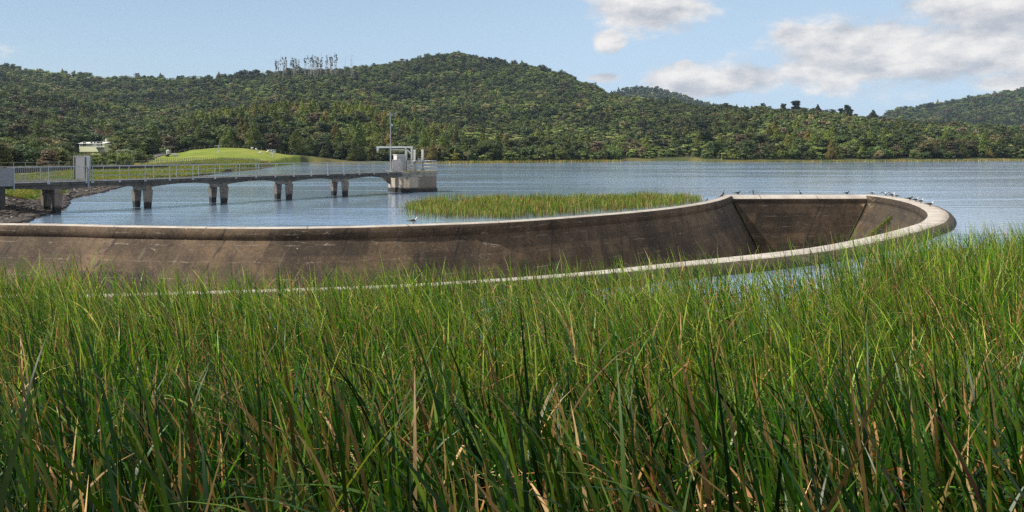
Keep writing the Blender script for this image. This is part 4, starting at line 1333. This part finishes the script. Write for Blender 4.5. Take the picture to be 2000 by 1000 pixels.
# lower grey panel over the bank pier
r = empty('side_panel', B(-SP * 1.52, 1.15, ZD), 'grey sheet steel guard panel over the black bank pier', 'panel')
inv = Matrix.Translation(-r.location)
mb = MB(); mb.box(B(-SP * 1.56, 1.32, ZD + .42), (1.5, .05, 1.25), ANG); o = mb.build('panel', M['mesh'], r); o.matrix_parent_inverse = inv
for ds in (-.8, .8):
    mb = MB(); mb.box(B(-SP * 1.56 + ds, 1.33, ZD + .3), (.08, .08, 1.55), ANG); o = mb.build('frame_post', M['galv'], r); o.matrix_parent_inverse = inv

# ------------------------------------------------------------------ valve tower
TC = Vector((P(806, 375, 93.0).x, 93.0, 0)); TR = 2.72
tower = empty('valve_tower', TC, 'round concrete valve tower with pale stained face and mossy cap at the bridge end', 'tower')
def ngon(c, r_, n, a0=0): return [(c[0] + r_ * math.cos(a0 + i * 2 * math.pi / n), c[1] + r_ * math.sin(a0 + i * 2 * math.pi / n)) for i in range(n)]
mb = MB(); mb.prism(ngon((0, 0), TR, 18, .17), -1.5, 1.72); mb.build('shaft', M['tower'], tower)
mb = MB(); mb.prism(ngon((0, 0), TR + .1, 18, .17), -1.5, .34); mb.build('plinth', M['pier'], tower)
mb = MB(); mb.prism(ngon((0, 0), TR + .07, 18, .17), 1.723, 2.08); mb.build('ring_beam', M['cap'], tower)
mb = MB(); mb.prism(ngon((0, 0), TR + .17, 18, .17), 2.083, 2.34); mb.build('cap_slab', M['cap'], tower)
mb = MB(); a = R(-128)
mb.box((math.cos(a) * (TR + .06), math.sin(a) * (TR + .06), .8), (.34, .42, 2.3), a); mb.build('pilaster', M['tower'], tower)
for da in (-.42, .12):                  # corbels under the landing
    a = R(-158) + da; d = Vector((math.cos(a), math.sin(a), 0)); n_ = Vector((-d.y, d.x, 0))
    vs = []
    for sg in (-.14, .14):
        for q, z_ in ((TR - .1, .75), (TR - .1, 1.72), (TR + .95, 1.72), (TR + .85, 1.45)): vs.append(d * q + n_ * sg + Vector((0, 0, z_)))
    mb = MB(); mb.add(vs, [(0, 1, 2, 3), (7, 6, 5, 4), (0, 4, 5, 1), (1, 5, 6, 2), (2, 6, 7, 3), (3, 7, 4, 0)]); mb.build('corbel', M['pier'], tower)
# tower railing
tr_ = empty('railing', TC + Vector((0, 0, 2.34)), 'galvanised three-rail railing round the valve tower top', 'railing')
angs = [R(a_) for a_ in (-95, -62, -30, 3, 38, 72, 108, 150)]
for a_ in angs:
    mb = MB(); mb.tube([((TR) * math.cos(a_), (TR) * math.sin(a_), 0), ((TR) * math.cos(a_), (TR) * math.sin(a_), 1.12)], .03, 6); mb.build('post', M['galv'], tr_)
for z_ in (1.1, .74, .38):
    mb = MB(); mb.tube([((TR) * math.cos(R(a_)), (TR) * math.sin(R(a_)), z_) for a_ in range(-95, 151, 12)], .026, 6); mb.build('rail', M['galv'], tr_)

def onT(px_, Yo=0):                      # a spot on the tower top seen at column px_
    Y_ = TC.y + Yo; return Vector(((px_ - 1000) / F * Y_, Y_, 2.34))
# gantry crane
b0 = onT(804, -.3)
gt = empty('gantry', b0, 'cream steel gantry with long cantilever arm and hanging hook over the tower', 'gantry')
mb = MB(); mb.box((0, 0, 1.28), (.19, .19, 2.56)); mb.box((0, 0, .05), (.5, .5, .1)); mb.add([(-.22, -.04, .1), (.22, -.04, .1), (0, -.04, .55), (-.22, .04, .1), (.22, .04, .1), (0, .04, .55)], [(0, 1, 2), (5, 4, 3), (0, 3, 4, 1), (1, 4, 5, 2), (2, 5, 3, 0)]); mb.build('post', M['cream'], gt)
mb = MB(); mb.box((-1.93, 0, 2.66), (4.1, .15, .2)); mb.build('arm', M['cream'], gt)
mb = MB(); mb.tube([(-.75, 0, 2.55), (-.06, 0, 1.95)], .06, 6); mb.build('brace', M['cream'], gt)
mb = MB(); mb.box((-1.55, .12, 2.36), (1.9, .06, .08)); mb.build('tie_bar', M['cream'], gt)
mb = MB(); mb.box((-3.85, 0, 2.42), (.2, .14, .28)); mb.tube([(-3.85, 0, 2.3), (-3.85, 0, 2.12), (-3.8, 0, 2.06)], .03, 6); mb.build('hook_block', M['cream'], gt)
# valve spindles with hand wheels
def wheel_mesh(r_=.36):
    mb = MB(); n = 20
    mb.tube([(r_ * math.cos(i * 2 * math.pi / n), 0, r_ * math.sin(i * 2 * math.pi / n)) for i in range(n + 1)], .026, 6, cap=False)
    for i in range(5):
        a_ = i * 2 * math.pi / 5 + .2; mb.tube([(0, 0, 0), (r_ * math.cos(a_), 0, r_ * math.sin(a_))], .017, 5)
    mb.tube([(0, -.05, 0), (0, .1, 0)], .06, 8)
    return mb.mesh('hand_wheel', M['galv'])
WH = wheel_mesh()
pl_m = MB(); pl_m.box((0, 0, .06), (.5, .5, .12)); pl_m.box((0, 0, .5), (.30, .30, .80), taper=.72); PLM = pl_m.mesh('pedestal', M['galv'], bevel=.02)
gb_m = MB(); gb_m.tube([(0, 0, .88), (0, 0, .94), (0, 0, 1.12), (0, 0, 1.2)], [.17, .24, .24, .16], 10); GBM = gb_m.mesh('gear_box', M['galv'])
tb_m = MB(); tb_m.tube([(0, 0, 1.18), (0, 0, 2.3)], .13, 10); TBM = tb_m.mesh('spindle_cover', M['white'])
wl = ['valve spindle with white cover tube left of the gantry post', 'middle valve spindle with white cover tube just right of the gantry post', 'rightmost valve spindle, its hand wheel facing the viewer']
for q, (px_, Yo, rz_, off_) in enumerate(((793, -.2, R(62), .3), (810, .35, R(70), .3), (825.5, .1, R(4), .02))):
    v_ = empty('valve_spindle', onT(px_, Yo), wl[q], 'valve', 'valve spindles on the tower')
    link('pedestal', PLM, v_); link('gear_box', GBM, v_)
    tb_ = link('spindle_cover', TBM, v_); tb_.scale = (.95 + .05 * (q == 0), .95, 1.02 if q == 0 else 1.04)
    h_ = link('hand_wheel', WH, v_); h_.rotation_euler = (0, 0, rz_)
    h_.location = (.42 * math.cos(rz_ - math.pi / 2) + (.12 if q < 2 else .04), .42 * math.sin(rz_ - math.pi / 2), 1.03)
# cabinets
def cabinet(px_, Y_, w_, d_, h_, rz_, lab, m_, z0=2.34, lid=True, side=None):
    c = empty('control_cabinet', ((px_ - 1000) / F * Y_, Y_, z0), lab, 'cabinet', None, rz_)
    mb = MB(); mb.box((0, 0, h_ / 2), (w_, d_, h_)); mb.build('body', [m_], c, bevel=.015)
    mb = MB(); mb.box((0, 0, h_ + .03), (w_ + .1, d_ + .1, .06)); mb.build('lid', M['cream'], c)
    mb = MB(); mb.box((0, -d_ / 2 - .012, h_ * .5), (w_ * .86, .02, h_ * .86)); dr_ = mb.build('door', side or m_, c)
    mb = MB(); mb.box((w_ * .34, -.03 - d_ / 2, h_ * .55), (.04, .04, .14)); mb.build('handle', M['darkmetal'], dr_)
    return c
cabinet(774.5, 90.6, .92, .55, 1.2, R(8), 'lower pinkish control cabinet beside the mast', M['pink'])
cabinet(780.5, 92.3, 1.15, .75, 1.78, R(38), 'taller pink cabinet, its door coloured as in shade, behind the lower one', M['pink'], side=M['shadedoor'])
# mast
ms_ = empty('antenna_mast', ((763 - 1000) / F * 90.9, 90.9, 2.3), 'thin tall antenna mast rising beside the cabinets', 'mast')
mb = MB(); mb.tube([(0, 0, 0), (0, 0, 3.0)], .075, 8); mb.tube([(0, 0, 3.0), (-.03, 0, 6.5)], .045, 8); mb.build('pole', M['galv'], ms_)
mb = MB(); mb.tube([(0, 0, 6.38), (.62, 0, 6.40)], .02, 5)
for k in range(6): mb.tube([(.05 + .11 * k, -.16, 6.4 - .0), (.05 + .11 * k, .16, 6.4)], .012, 4); mb.tube([(.05 + .11 * k, 0, 6.26), (.05 + .11 * k, 0, 6.52)], .012, 4)
mb.build('antenna', M['galv'], ms_)
mb = MB(); mb.tube([(.05, 0, 5.15), (.22, 0, 5.1)], [.05, .1], 8); mb.box((.06, 0, 5.3), (.12, .1, .12)); mb.build('camera_head', M['galv'], ms_)

# ------------------------------------------------------------------ bank stones
def rock_mesh(sd_, m_):
    g_ = np.random.default_rng(sd_); v, f = ICO[1]
    v = v * (1 + g_.uniform(-.3, .3, (len(v), 1))) * np.array([1, .75, .5])
    me_ = bpy.data.meshes.new('rock'); me_.from_pydata(v.tolist(), [], f.tolist()); me_.materials.append(m_); return bpy.data.objects.new('prototype', me_)
RK = [rock_mesh(i, M['rock']) for i in range(3)] + [rock_mesh(9, M['palerock']), rock_mesh(10, M['palerock'])]
rp, rs, rk_ = [], [], []
while len(rp) < 2600:
    Y_ = rng.uniform(46, 118); uu_ = rng.uniform(-.66, -.43); x_ = uu_ * Y_
    s_ = Y_ - float(shoreY(np.array([uu_]))[0])
    if s_ < -1.2 or s_ > 12: continue
    if s_ > 4 and rng.random() < .45: continue
    z_ = max(gz(1000 + F * uu_, Y_), -.12)
    rp.append((x_, Y_, z_)); 
    pale = rng.random() < (.10 if Y_ < 75 else .3)
    rs.append(rng.uniform(.07, .20) if pale else rng.uniform(.12, .42) * (1.2 if s_ < 2 else .8)); rk_.append(int(rng.integers(3, 5)) if pale else int(rng.integers(0, 3)))
scatter('bank_rubble', rp, rng.uniform(0, 6.28, len(rp)), rs, rk_, RK, 'dark broken rubble along the water below the bridge', 'rubble')
# dry scrubby tufts on the dam face and bank
V_, F_, C_ = reed_mesh('x', rng.normal(0, .12, 40), rng.normal(0, .12, 40), np.zeros(40), rng.uniform(.2, .45, 40), rng.uniform(.02, .04, 40), 3, rng.uniform(0, 6.28, 40), np.abs(rng.normal(.2, .3, 40)), np.abs(rng.normal(.3, .3, 40)),
                       np.tile([.20, .16, .03], (40, 1)), np.tile([.26, .24, .04], (40, 1)))
tuft = bpy.data.objects.new('prototype', grid_mesh('tuft', V_, F_, M['reed'], col=C_))
V_, F_, C2_ = V_, F_, C_ * np.array([.55, .95, .9])
tuft2 = bpy.data.objects.new('prototype', grid_mesh('tuft', V_, F_, M['reed'], col=C2_))
tp = []
while len(tp) < 9000:
    Y_ = rng.uniform(62, 290); uu_ = rng.uniform(-.66, -.27); s_ = Y_ - float(np.interp(uu_, SH_U, SH_Y))
    if s_ < 2.5 or s_ > 60 or Y_ > 236 - 30 * rng.random(): continue
    if Y_ < 104 and (s_ < 15 or rng.random() < .6): continue
    tp.append((uu_ * Y_, Y_, 0))
tp = np.array(tp); tp[:, 2] = ground_z(tp[:, 0], tp[:, 1]) - .03
scatter('bank_grass', tp, rng.uniform(0, 6.28, len(tp)), rng.uniform(.6, 1.5, len(tp)) * np.interp(tp[:, 1], [60, 250], [.8, 1.4]), rng.integers(0, 2, len(tp)), [tuft, tuft2], 'rough yellow-green grass on the dam face behind the bridge', 'grass')

# ------------------------------------------------------------------ dam parapet, fences, road
def path3(pts): return [Vector(p) for p in pts]
PAR = [(-108, 104), (-88, 112), (-74, 120), (-67.8, 152), (-69.5, 190), (-73.5, 240)]
PTOP = [2.1, 2.1, 2.05, 2.0, 1.9, 1.45]
dp = empty('parapet', (-74, 118, 1), 'long dark stained parapet wall along the dam behind the bridge', 'wall')
vs = []; fs = []
for i, ((a_, b_), zt) in enumerate(zip(PAR, PTOP)):
    for dx_, z_ in ((-.2, 0), (.2, 0), (.2, zt), (-.2, zt)): vs.append((a_ + dx_ + 74, b_ - 118, z_ - 1))
for i in range(len(PAR) - 1):
    for k in range(4): fs.append((i * 4 + k, i * 4 + (k + 1) % 4, i * 4 + 4 + (k + 1) % 4, i * 4 + 4 + k))
mb = MB(); mb.add(vs, fs); mb.build('wall', M['blackwall'], dp)
def fence(name, pts, n, h, lab, m_=M['galv'], rails=(1.0, .6), w_=.06, wire=.02):
    pts = [Vector(p) for p in pts]; L = [0]
    for i in range(1, len(pts)): L.append(L[-1] + (pts[i] - pts[i - 1]).length)
    r = empty(name, pts[0], lab, 'fence'); P0 = pts[0]
    pos_ = []
    for k in range(n):
        d = L[-1] * k / (n - 1); i = max(1, next((j for j in range(1, len(L)) if L[j] >= d - 1e-6), len(L) - 1))
        p = pts[i - 1].lerp(pts[i], (d - L[i - 1]) / (L[i] - L[i - 1])); pos_.append(p)
        mb = MB(); mb.box((0, 0, h / 2 - .1), (w_, w_, h + .2)); o = mb.build('post', m_, r); o.location = p - P0
    for z_ in rails:
        mb = MB(); mb.tube([p - P0 + Vector((0, 0, z_ * h)) for p in pos_], wire, 5); mb.build('rail', m_, r)
fence('dam_fence', [(a_ - .3, b_ + .3, zt - .55) for (a_, b_), zt in zip(PAR, PTOP)], 70, 1.35, 'pale post and rail fence along the top of the dark parapet')
hill = []
for px_ in range(300, 580, 12):
    Yt = float(np.interp(px_, [300, 330, 430, 510, 580], [258, 286, 291, 291, 294]))
    hill.append(((px_ - 1000) / F * Yt, Yt, gz(px_, Yt)))
fence('field_fence', hill, 44, 1.15, 'thin timber post fence along the top edge of the green field', M['wood'], (.9, .5), .11, .012)
low_ = []
for px_ in range(280, 560, 14):
    Yt = float(np.interp(px_, [280, 430, 560], [205, 212, 232]))
    low_.append(((px_ - 1000) / F * Yt, Yt, gz(px_, Yt)))
fence('field_fence', low_, 80, 1.05, 'close timber post fence along the foot of the green field', M['wood'], (.9, .5), .10, .012)
# gravel road
rv = []; rf = []
rdp = [(276, 236), (283, 246), (292, 262), (303, 276), (312, 288)]
for i, (px_, Y_) in enumerate(rdp):
    for d_ in (-2.4, 2.4):
        X_ = (px_ - 1000) / F * Y_ + d_
        rv.append((X_, Y_, gz(1000 + F * X_ / Y_, Y_) + .25))
for i in range(len(rdp) - 1): rf.append((i * 2, i * 2 + 1, i * 2 + 3, i * 2 + 2))
me = bpy.data.meshes.new('gravel_road'); me.from_pydata(rv, [], rf); me.materials.append(M['gravel']); tag(link('gravel_road', me), 'grey gravel track climbing beside the field', None, None, 'structure')

# poles
def pole(px_, Y_, top, lab, m_, arms=1, base=None, w_=.16):
    zb = gz(px_, Y_); H = EYE + (HZ - top) * Y_ / F - zb
    r = empty('power_pole', ((px_ - 1000) / F * Y_, Y_, zb), lab, 'pole')
    mb = MB(); mb.tube([(0, 0, -.4), (0, 0, H)], [w_ * 1.3, w_ * .8], 8); mb.build('shaft', m_, r)
    for k in range(arms):
        mb = MB(); mb.box((0, -.1, H - .15 - 1.3 * k), (2.0, .14, .16), .15)
        for q in (-.85, -.3, .3, .85): mb.box((q, -.1, H - .02 - 1.3 * k), (.09, .09, .16))
        mb.build('crossarm', m_, r)
pole(427, 262, 284, 'pale concrete power pole standing in the middle of the green field', M['white'])
pole(533, 268, 292, 'smaller pale power pole at the right end of the field', M['cream'], w_=.12)
pole(333, 288, 285, 'thin power pole at the left end of the field by the tank', M['wood'], w_=.12)
pole(180, 330, 259, 'power pole with three crossarms above the cream house', M['cream'], 3)
pole(233, 372, 255, 'power pole beside the small white-roofed hut', M['wood'], 2)
# tank and culvert
tk = empty('water_tank', (P(328, 298, 285).x, 285, gz(328, 285)), 'small white tank at the left end of the field', 'tank')
mb = MB(); mb.tube([(0, 0, 0), (0, 0, 1.4)], .6, 14); mb.build('drum', M['white'], tk)
mb = MB(); mb.tube([(0, 0, 1.4), (0, 0, 1.55), (0, 0, 1.68)], [.64, .45, .1], 14); mb.build('lid', M['white'], tk)
cu = empty('culvert', (P(335, 305, 262).x, 262, gz(335, 262)), 'low arched pale culvert mouth in the field corner', 'culvert')
mb = MB(); n = 10
for i in range(n):
    a0, a1 = math.pi * i / n, math.pi * (i + 1) / n
    vs = [(1.7 * math.cos(t_) * k, y_, 1.0 * math.sin(t_) * k) for y_ in (-1.4, 1.4) for t_ in (a0, a1) for k in (.8, 1)]
    mb.add(vs, [(0, 1, 3, 2), (4, 6, 7, 5), (1, 5, 7, 3), (0, 2, 6, 4)])
mb.build('arch', M['slab'], cu)

# sheep
def sheep_mesh():
    mb = MB()
    mb.tube([(-.5, 0, .62), (-.42, 0, .66), (-.1, 0, .68), (.25, 0, .68), (.45, 0, .72), (.58, 0, .86), (.72, 0, .84), (.86, 0, .74)], [.08, .25, .31, .30, .24, .13, .12, .05], 9)
    for x_ in (-.32, .3):
        for y_ in (-.13, .13): mb.tube([(x_, y_, .5), (x_ + .03, y_, .26), (x_, y_, 0)], [.07, .045, .04], 6)
    for y_ in (-.1, .1): mb.tube([(.62, y_, .9), (.6, y_ * 2.2, .88)], [.05, .02], 5)
    return mb.mesh('sheep', M['white'], smooth=True)
SHM = sheep_mesh()
for q, (px_, Y_) in enumerate(((492, 287), (500, 286), (502, 279), (524, 284), (522, 276), (531, 272), (508, 268), (530, 288), (536, 285))):
    o = link('sheep', SHM); X_ = (px_ - 1000) / F * Y_; o.location = (X_, Y_, gz(px_, Y_) - .02); o.rotation_euler = (0, 0, q * 2.1); o.scale = (.8,) * 3
    tag(o, 'white sheep grazing at the right end of the green field', 'sheep', 'sheep on the field')

# ------------------------------------------------------------------ houses
def house(px_, Y_, zb, w_, d_, h_, rz_, lab, small=False):
    r = empty('house' if not small else 'hut', ((px_ - 1000) / F * Y_, Y_, zb), lab, 'house' if not small else 'hut', None, rz_)
    wm = M['house'] if not small else M['white']
    mb = MB(); mb.box((0, 0, h_ / 2 - .6), (w_, d_, h_ + 1.2)); wl_ = mb.build('wall', wm, r)
    mb = MB(); e = .35
    vs = [(-w_ / 2 - e, -d_ / 2 - e, h_ - .05), (w_ / 2 + e, -d_ / 2 - e, h_ - .05), (w_ / 2 + e, d_ / 2 + e, h_ - .05), (-w_ / 2 - e, d_ / 2 + e, h_ - .05), (-w_ / 2 - e, 0, h_ + .5), (w_ / 2 + e, 0, h_ + .5)]
    vs2 = [(a_, b_, c_ + .14) for a_, b_, c_ in vs]
    mb.add(vs + vs2, [(0, 4, 5, 1), (2, 5, 4, 3), (6, 7, 11, 10), (8, 9, 10, 11), (0, 1, 7, 6), (2, 3, 9, 8), (0, 6, 10, 4), (4, 10, 9, 3), (1, 5, 11, 7), (5, 2, 8, 11)])
    rf_ = mb.build('roof', M['white'], r)
    if small:
        mb = MB(); mb.box((0, -d_ / 2 - .02, h_ * .55), (w_ * .4, .04, h_ * .4)); mb.build('window', M['glass'], r)
        return r
    mb = MB(); mb.box((w_ * .34, .2, h_ + 1.1), (.5, .5, 1.5)); mb.build('chimney', M['cream'], rf_)
    for xx, ww, zz, hh in ((-w_ * .31, .8, 1.75, 1.2), (-w_ * .25, .5, 1.75, 1.2), (-.05, .9, 1.9, .9), (.24 * w_ - 1.4, .8, 2.0, .6), (w_ * .26, 1.7, 1.55, 1.7), (w_ * .38, .8, 1.6, 1.5)):
        mb = MB()
        for a_, b_, c_, d2 in ((0, hh / 2 + .04, ww + .16, .08), (0, -hh / 2 - .04, ww + .16, .08), (-ww / 2 - .04, 0, .08, hh), (ww / 2 + .04, 0, .08, hh)): mb.box((xx + a_, -d_ / 2 - .04, zz + b_), (c_, .08, d2))
        wn_ = mb.build('window', M['white'], r)
        mb = MB(); mb.box((xx, -d_ / 2 - .02, zz), (ww, .04, hh)); mb.build('pane', M['glass'], wn_)
    mb = MB(); mb.box((w_ * .33, -d_ / 2 - .9, .45), (w_ * .34, 1.7, .16))
    mb.build('balcony', M['white'], r)
    mb = MB(); mb.box((w_ * .33, -d_ / 2 - 1.7, 1.35), (w_ * .34, .07, .1)); mb.box((w_ * .33, -d_ / 2 - 1.7, .95), (w_ * .34, .05, .07))
    for k in range(8): mb.box((w_ * (.17 + .32 * k / 7), -d_ / 2 - 1.7, .95), (.08, .06, .9))
    mb.build('balcony_rail', M['white'], r)
    return r
hz_ = EYE + (HZ - 294) * 300 / F
house(190, 300, hz_ + .75, 11.6, 5, 1.75, R(-18), 'long low cream house with white roof and balcony on the wooded slope')
house(246.5, 395, EYE + (HZ - 266.5) * 395 / F, 2.6, 2.6, 1.1, R(10), 'small white hut half hidden in the bush up the slope', True)
house(262, 398, EYE + (HZ - 264.5) * 398 / F, 1.0, 1.6, .6, R(0), 'tiny white-roofed shed right of the small hut', True)

# ------------------------------------------------------------------ birds
def bird(kind_, px_, y_, Y_, face, lab, spread=False, scale=1.0, zfoot=None):
    """face: +1 looks right, -1 looks left"""
    mb = MB()
    if kind_ == 'gull':
        mb.tube([(-.34, 0, .17), (-.22, 0, .185), (-.12, 0, .19), (0, 0, .185), (.10, 0, .20)], [.012, .035, .062, .078, .068], 10, mi=0)
        mb.tube([(.07, 0, .195), (.13, 0, .24), (.16, 0, .30), (.19, 0, .335), (.225, 0, .335)], [.066, .055, .04, .046, .026], 10, mi=1)
        mb.tube([(.222, 0, .334), (.285, 0, .322)], [.016, .005], 6, mi=2)
        mb.tube([(-.08, 0, .12), (.02, 0, .12), (.1, 0, .15)], [.02, .065, .05], 8, mi=1)
        for sg in (-1, 1): mb.tube([(.08, sg * .055, .21), (-.06, sg * .075, .2), (-.22, sg * .045, .185), (-.42, sg * .012, .175)], [.03, .045, .028, .006], 6, mi=0, sq=(.5, 1))
        lg = (-.02, .035, .12)
        mats_ = [M['bwing'], M['bwhite'], M['bbill']]
    else:
        mb.tube([(-.30, 0, .02), (-.24, 0, .08), (-.13, 0, .17), (-.02, 0, .27), (.05, 0, .38), (.075, 0, .47), (.065, 0, .56), (.08, 0, .615), (.125, 0, .63)], [.015, .04, .085, .10, .08, .045, .032, .038, .02], 10, mi=0)
        mb.tube([(.12, 0, .632), (.20, 0, .64)], [.014, .004], 6, mi=2)
        if kind_ == 'pied': mb.tube([(.0, 0, .17), (.07, 0, .28), (.115, 0, .38), (.10, 0, .48)], [.05, .075, .06, .025], 8, mi=1)
        if not spread:
            for sg in (-1, 1): mb.tube([(.04, sg * .07, .38), (-.06, sg * .095, .27), (-.18, sg * .05, .14)], [.03, .05, .012], 6, mi=0, sq=(.5, 1))
        lg = (-.02, .045, .18)
        mats_ = [M['bblack'], M['bwhite'], M['bbill']]
    if spread:
        for sg in (-1, 1):
            mb.tube([(.02, sg * .06, .37 if kind_ != 'gull' else .23), (-.02, sg * .24, .46 if kind_ != 'gull' else .36), (-.05, sg * .42, .40 if kind_ != 'gull' else .33), (-.05, sg * .5, .22 if kind_ != 'gull' else .24)], [.05, .085, .09, .02], 6, mi=0, sq=(.25, 1))
    for sg in (-1, 1): mb.tube([(lg[0], sg * lg[1], lg[2]), (lg[0] + .01, sg * lg[1], 0)], [.014, .010], 5, mi=2); mb.box((lg[0] + .035, sg * lg[1], .006), (.08, .045, .012), mi=2)
    me_ = mb.mesh('bird', mats_, smooth=True)
    o = link({'gull': 'gull', 'shag': 'shag', 'pied': 'shag'}[kind_], me_)
    c = P(px_, y_, Y_); z_ = ZC if zfoot is None else zfoot
    o.location = (c.x, c.y, z_ + .001); o.scale = (scale * .85,) * 3
    o.rotation_euler = (0, 0, (0 if face > 0 else math.pi) + rnd.uniform(-.35, .35) + (math.pi / 2 if spread else 0))
    return tag(o, lab, 'bird', 'birds on the spillway rim')
M['bblack'] = simple('black feathers', (.012, .012, .014), (.02, .018, .018), 20, .5, 0, 0)
M['bwing'] = simple('sooty wing feathers', (.02, .02, .022), (.035, .033, .03), 20, .6, 0, 0)
M['bwhite'] = simple('white feathers', (.6, .6, .58), (.5, .5, .48), 20, .6, 0, 0)
M['bbill'] = simple('yellowish bill and legs', (.3, .2, .06), (.25, .15, .06), 20, .5, 0, 0)
def crestY(px_, far=True):
    """distance of the crest centre at this column"""
    S = S_left + S_far[1:] + S_right[1:40]
    best = None
    for a_, b_ in zip(S[:-1], S[1:]):
        pa, pb = 1000 + F * a_.x / a_.y, 1000 + F * b_.x / b_.y
        if min(pa, pb) <= px_ <= max(pa, pb) and pa != pb:
            k = (px_ - pa) / (pb - pa); Y_ = a_.y + (b_.y - a_.y) * k
            if best is None or Y_ > best: best = Y_
    return best
BL = [(808, 'gull', 1, 0, 'lone black-backed gull with white head, standing on the rim in front of the reed island', 1.25),
      (1381, 'shag', 1, 0, 'small dark bird perched where the rim begins to curve up to the corner', .6),
      (1412, 'shag', 1, 0, 'black shag stretching its neck up on the rim, just left of the corner', 1.1),
      (1441, 'gull2', 1, 0, 'black shag crouching on the rim just right of the corner', 1.3),
      (1471, 'shag', 1, 1, 'black shag drying its spread wings on the straight rim', .95),
      (1562, 'pied', -1, 0, 'slim grey and white bird alone on the middle of the straight rim', .85),
      (1654, 'gull2', 1, 0, 'dark bird leaning forward near the right end of the straight rim', 1.1),
      (1704, 'gull', 1, 0, 'dark gull directly above the right wall joint', 1.1),
      (1730, 'gull', 1, 1, 'bird with wings half open, first after the right wall joint', 1.1),
      (1743, 'gull', 1, 0, 'dark gull left of a pair standing close together on the curve', 1.35),
      (1750, 'gull', -1, 0, 'white-breasted gull right of a pair standing close together on the curve', 1.1),
      (1777, 'gull2', 1, 0, 'long dark bird without white head in the middle of the curved rim', 1.2),
      (1789, 'gull', 1, 0, 'white-headed gull, left one of the two close gulls on the curve', 1.2),
      (1799, 'gull', 1, 0, 'white-headed gull, right one of the two close gulls on the curve', 1.2),
      (1817, 'gull', 1, 0, 'black-backed gull with raised white head nearest the tip of the spillway', 1.35)]
for px_, k_, fc, sprd, lb, sc_ in BL:
    Y_ = crestY(px_)
    o = bird('gull' if k_ == 'gull2' else k_, px_, 400, Y_ + .25, fc, lb, bool(sprd), sc_)
    if k_ == 'gull2': o.data.materials[1] = M['bblack']; o.name = 'shag'

# green strip of grass growing down the inner wall near the tip
bpts = []
best = None
def wallpt(f_, d_):                     # f_ index along the right wall, d_ depth row (float)
    r_ = LV[8:][int(d_)][2]; r2 = LV[8:][min(int(d_) + 1, NL - 9)][2]; k = d_ - int(d_)
    a_, b_ = Vector(r_[int(f_)]), Vector(r2[int(f_)]); return a_.lerp(b_, k)
tgt = [(1741, 424), (1702, 462)]
sel = []
for tp_ in tgt:
    bst = min(((math.hypot(1000 + F * q.x / q.y - tp_[0], HZ + F * (EYE - q.z) / q.y - tp_[1]), f_, d_) for f_ in range(1, 26) for d_ in np.arange(0, 5, .25) for q in [wallpt(f_, d_)]), key=lambda t_: t_[0])
    sel.append(wallpt(bst[1], bst[2]))
n = 900
k_ = rng.random(n); off = rng.normal(0, .30, n)
bx = sel[0].x + (sel[1].x - sel[0].x) * k_ + off * .8 - .15; by = sel[0].y + (sel[1].y - sel[0].y) * k_ + off * .5 - .1; bz = sel[0].z + (sel[1].z - sel[0].z) * k_ + off * .5
base = np.tile([.13, .17, .025], (n, 1)) * rng.uniform(.6, 1.3, (n, 1)); 
V_, F_, C_ = reed_mesh('x', bx, by, bz, rng.uniform(.15, .42, n), rng.uniform(.02, .035, n), 3, rng.uniform(2.2, 4.2, n), rng.uniform(.2, 1.0, n), rng.uniform(.4, 1.6, n), base, base * 1.5)
tag(link('wall_grass', grid_mesh('wall_grass', V_, F_, M['reed'], col=C_)), 'bright green grass growing in a slanting strip down the inner wall near the tip', 'grass', None, 'stuff')

# ------------------------------------------------------------------ air
hm = bpy.data.materials.new('pale air'); hm.use_nodes = True; ht = hm.node_tree
ht.nodes.remove(ht.nodes['Principled BSDF'])
hv = ht.nodes.new('ShaderNodeVolumePrincipled'); hv.inputs['Color'].default_value = (.55, .74, 1, 1); hv.inputs['Density'].default_value = .00007; hv.inputs['Anisotropy'].default_value = .2
ht.links.new(hv.outputs[0], ht.nodes['Material Output'].inputs['Volume'])
mb = MB(); mb.box((0, 4000, 100), (17500, 16600, 220)); hz = mb.build('haze', hm); tag(hz, 'thin blue haze over the valley', None, None, 'stuff')
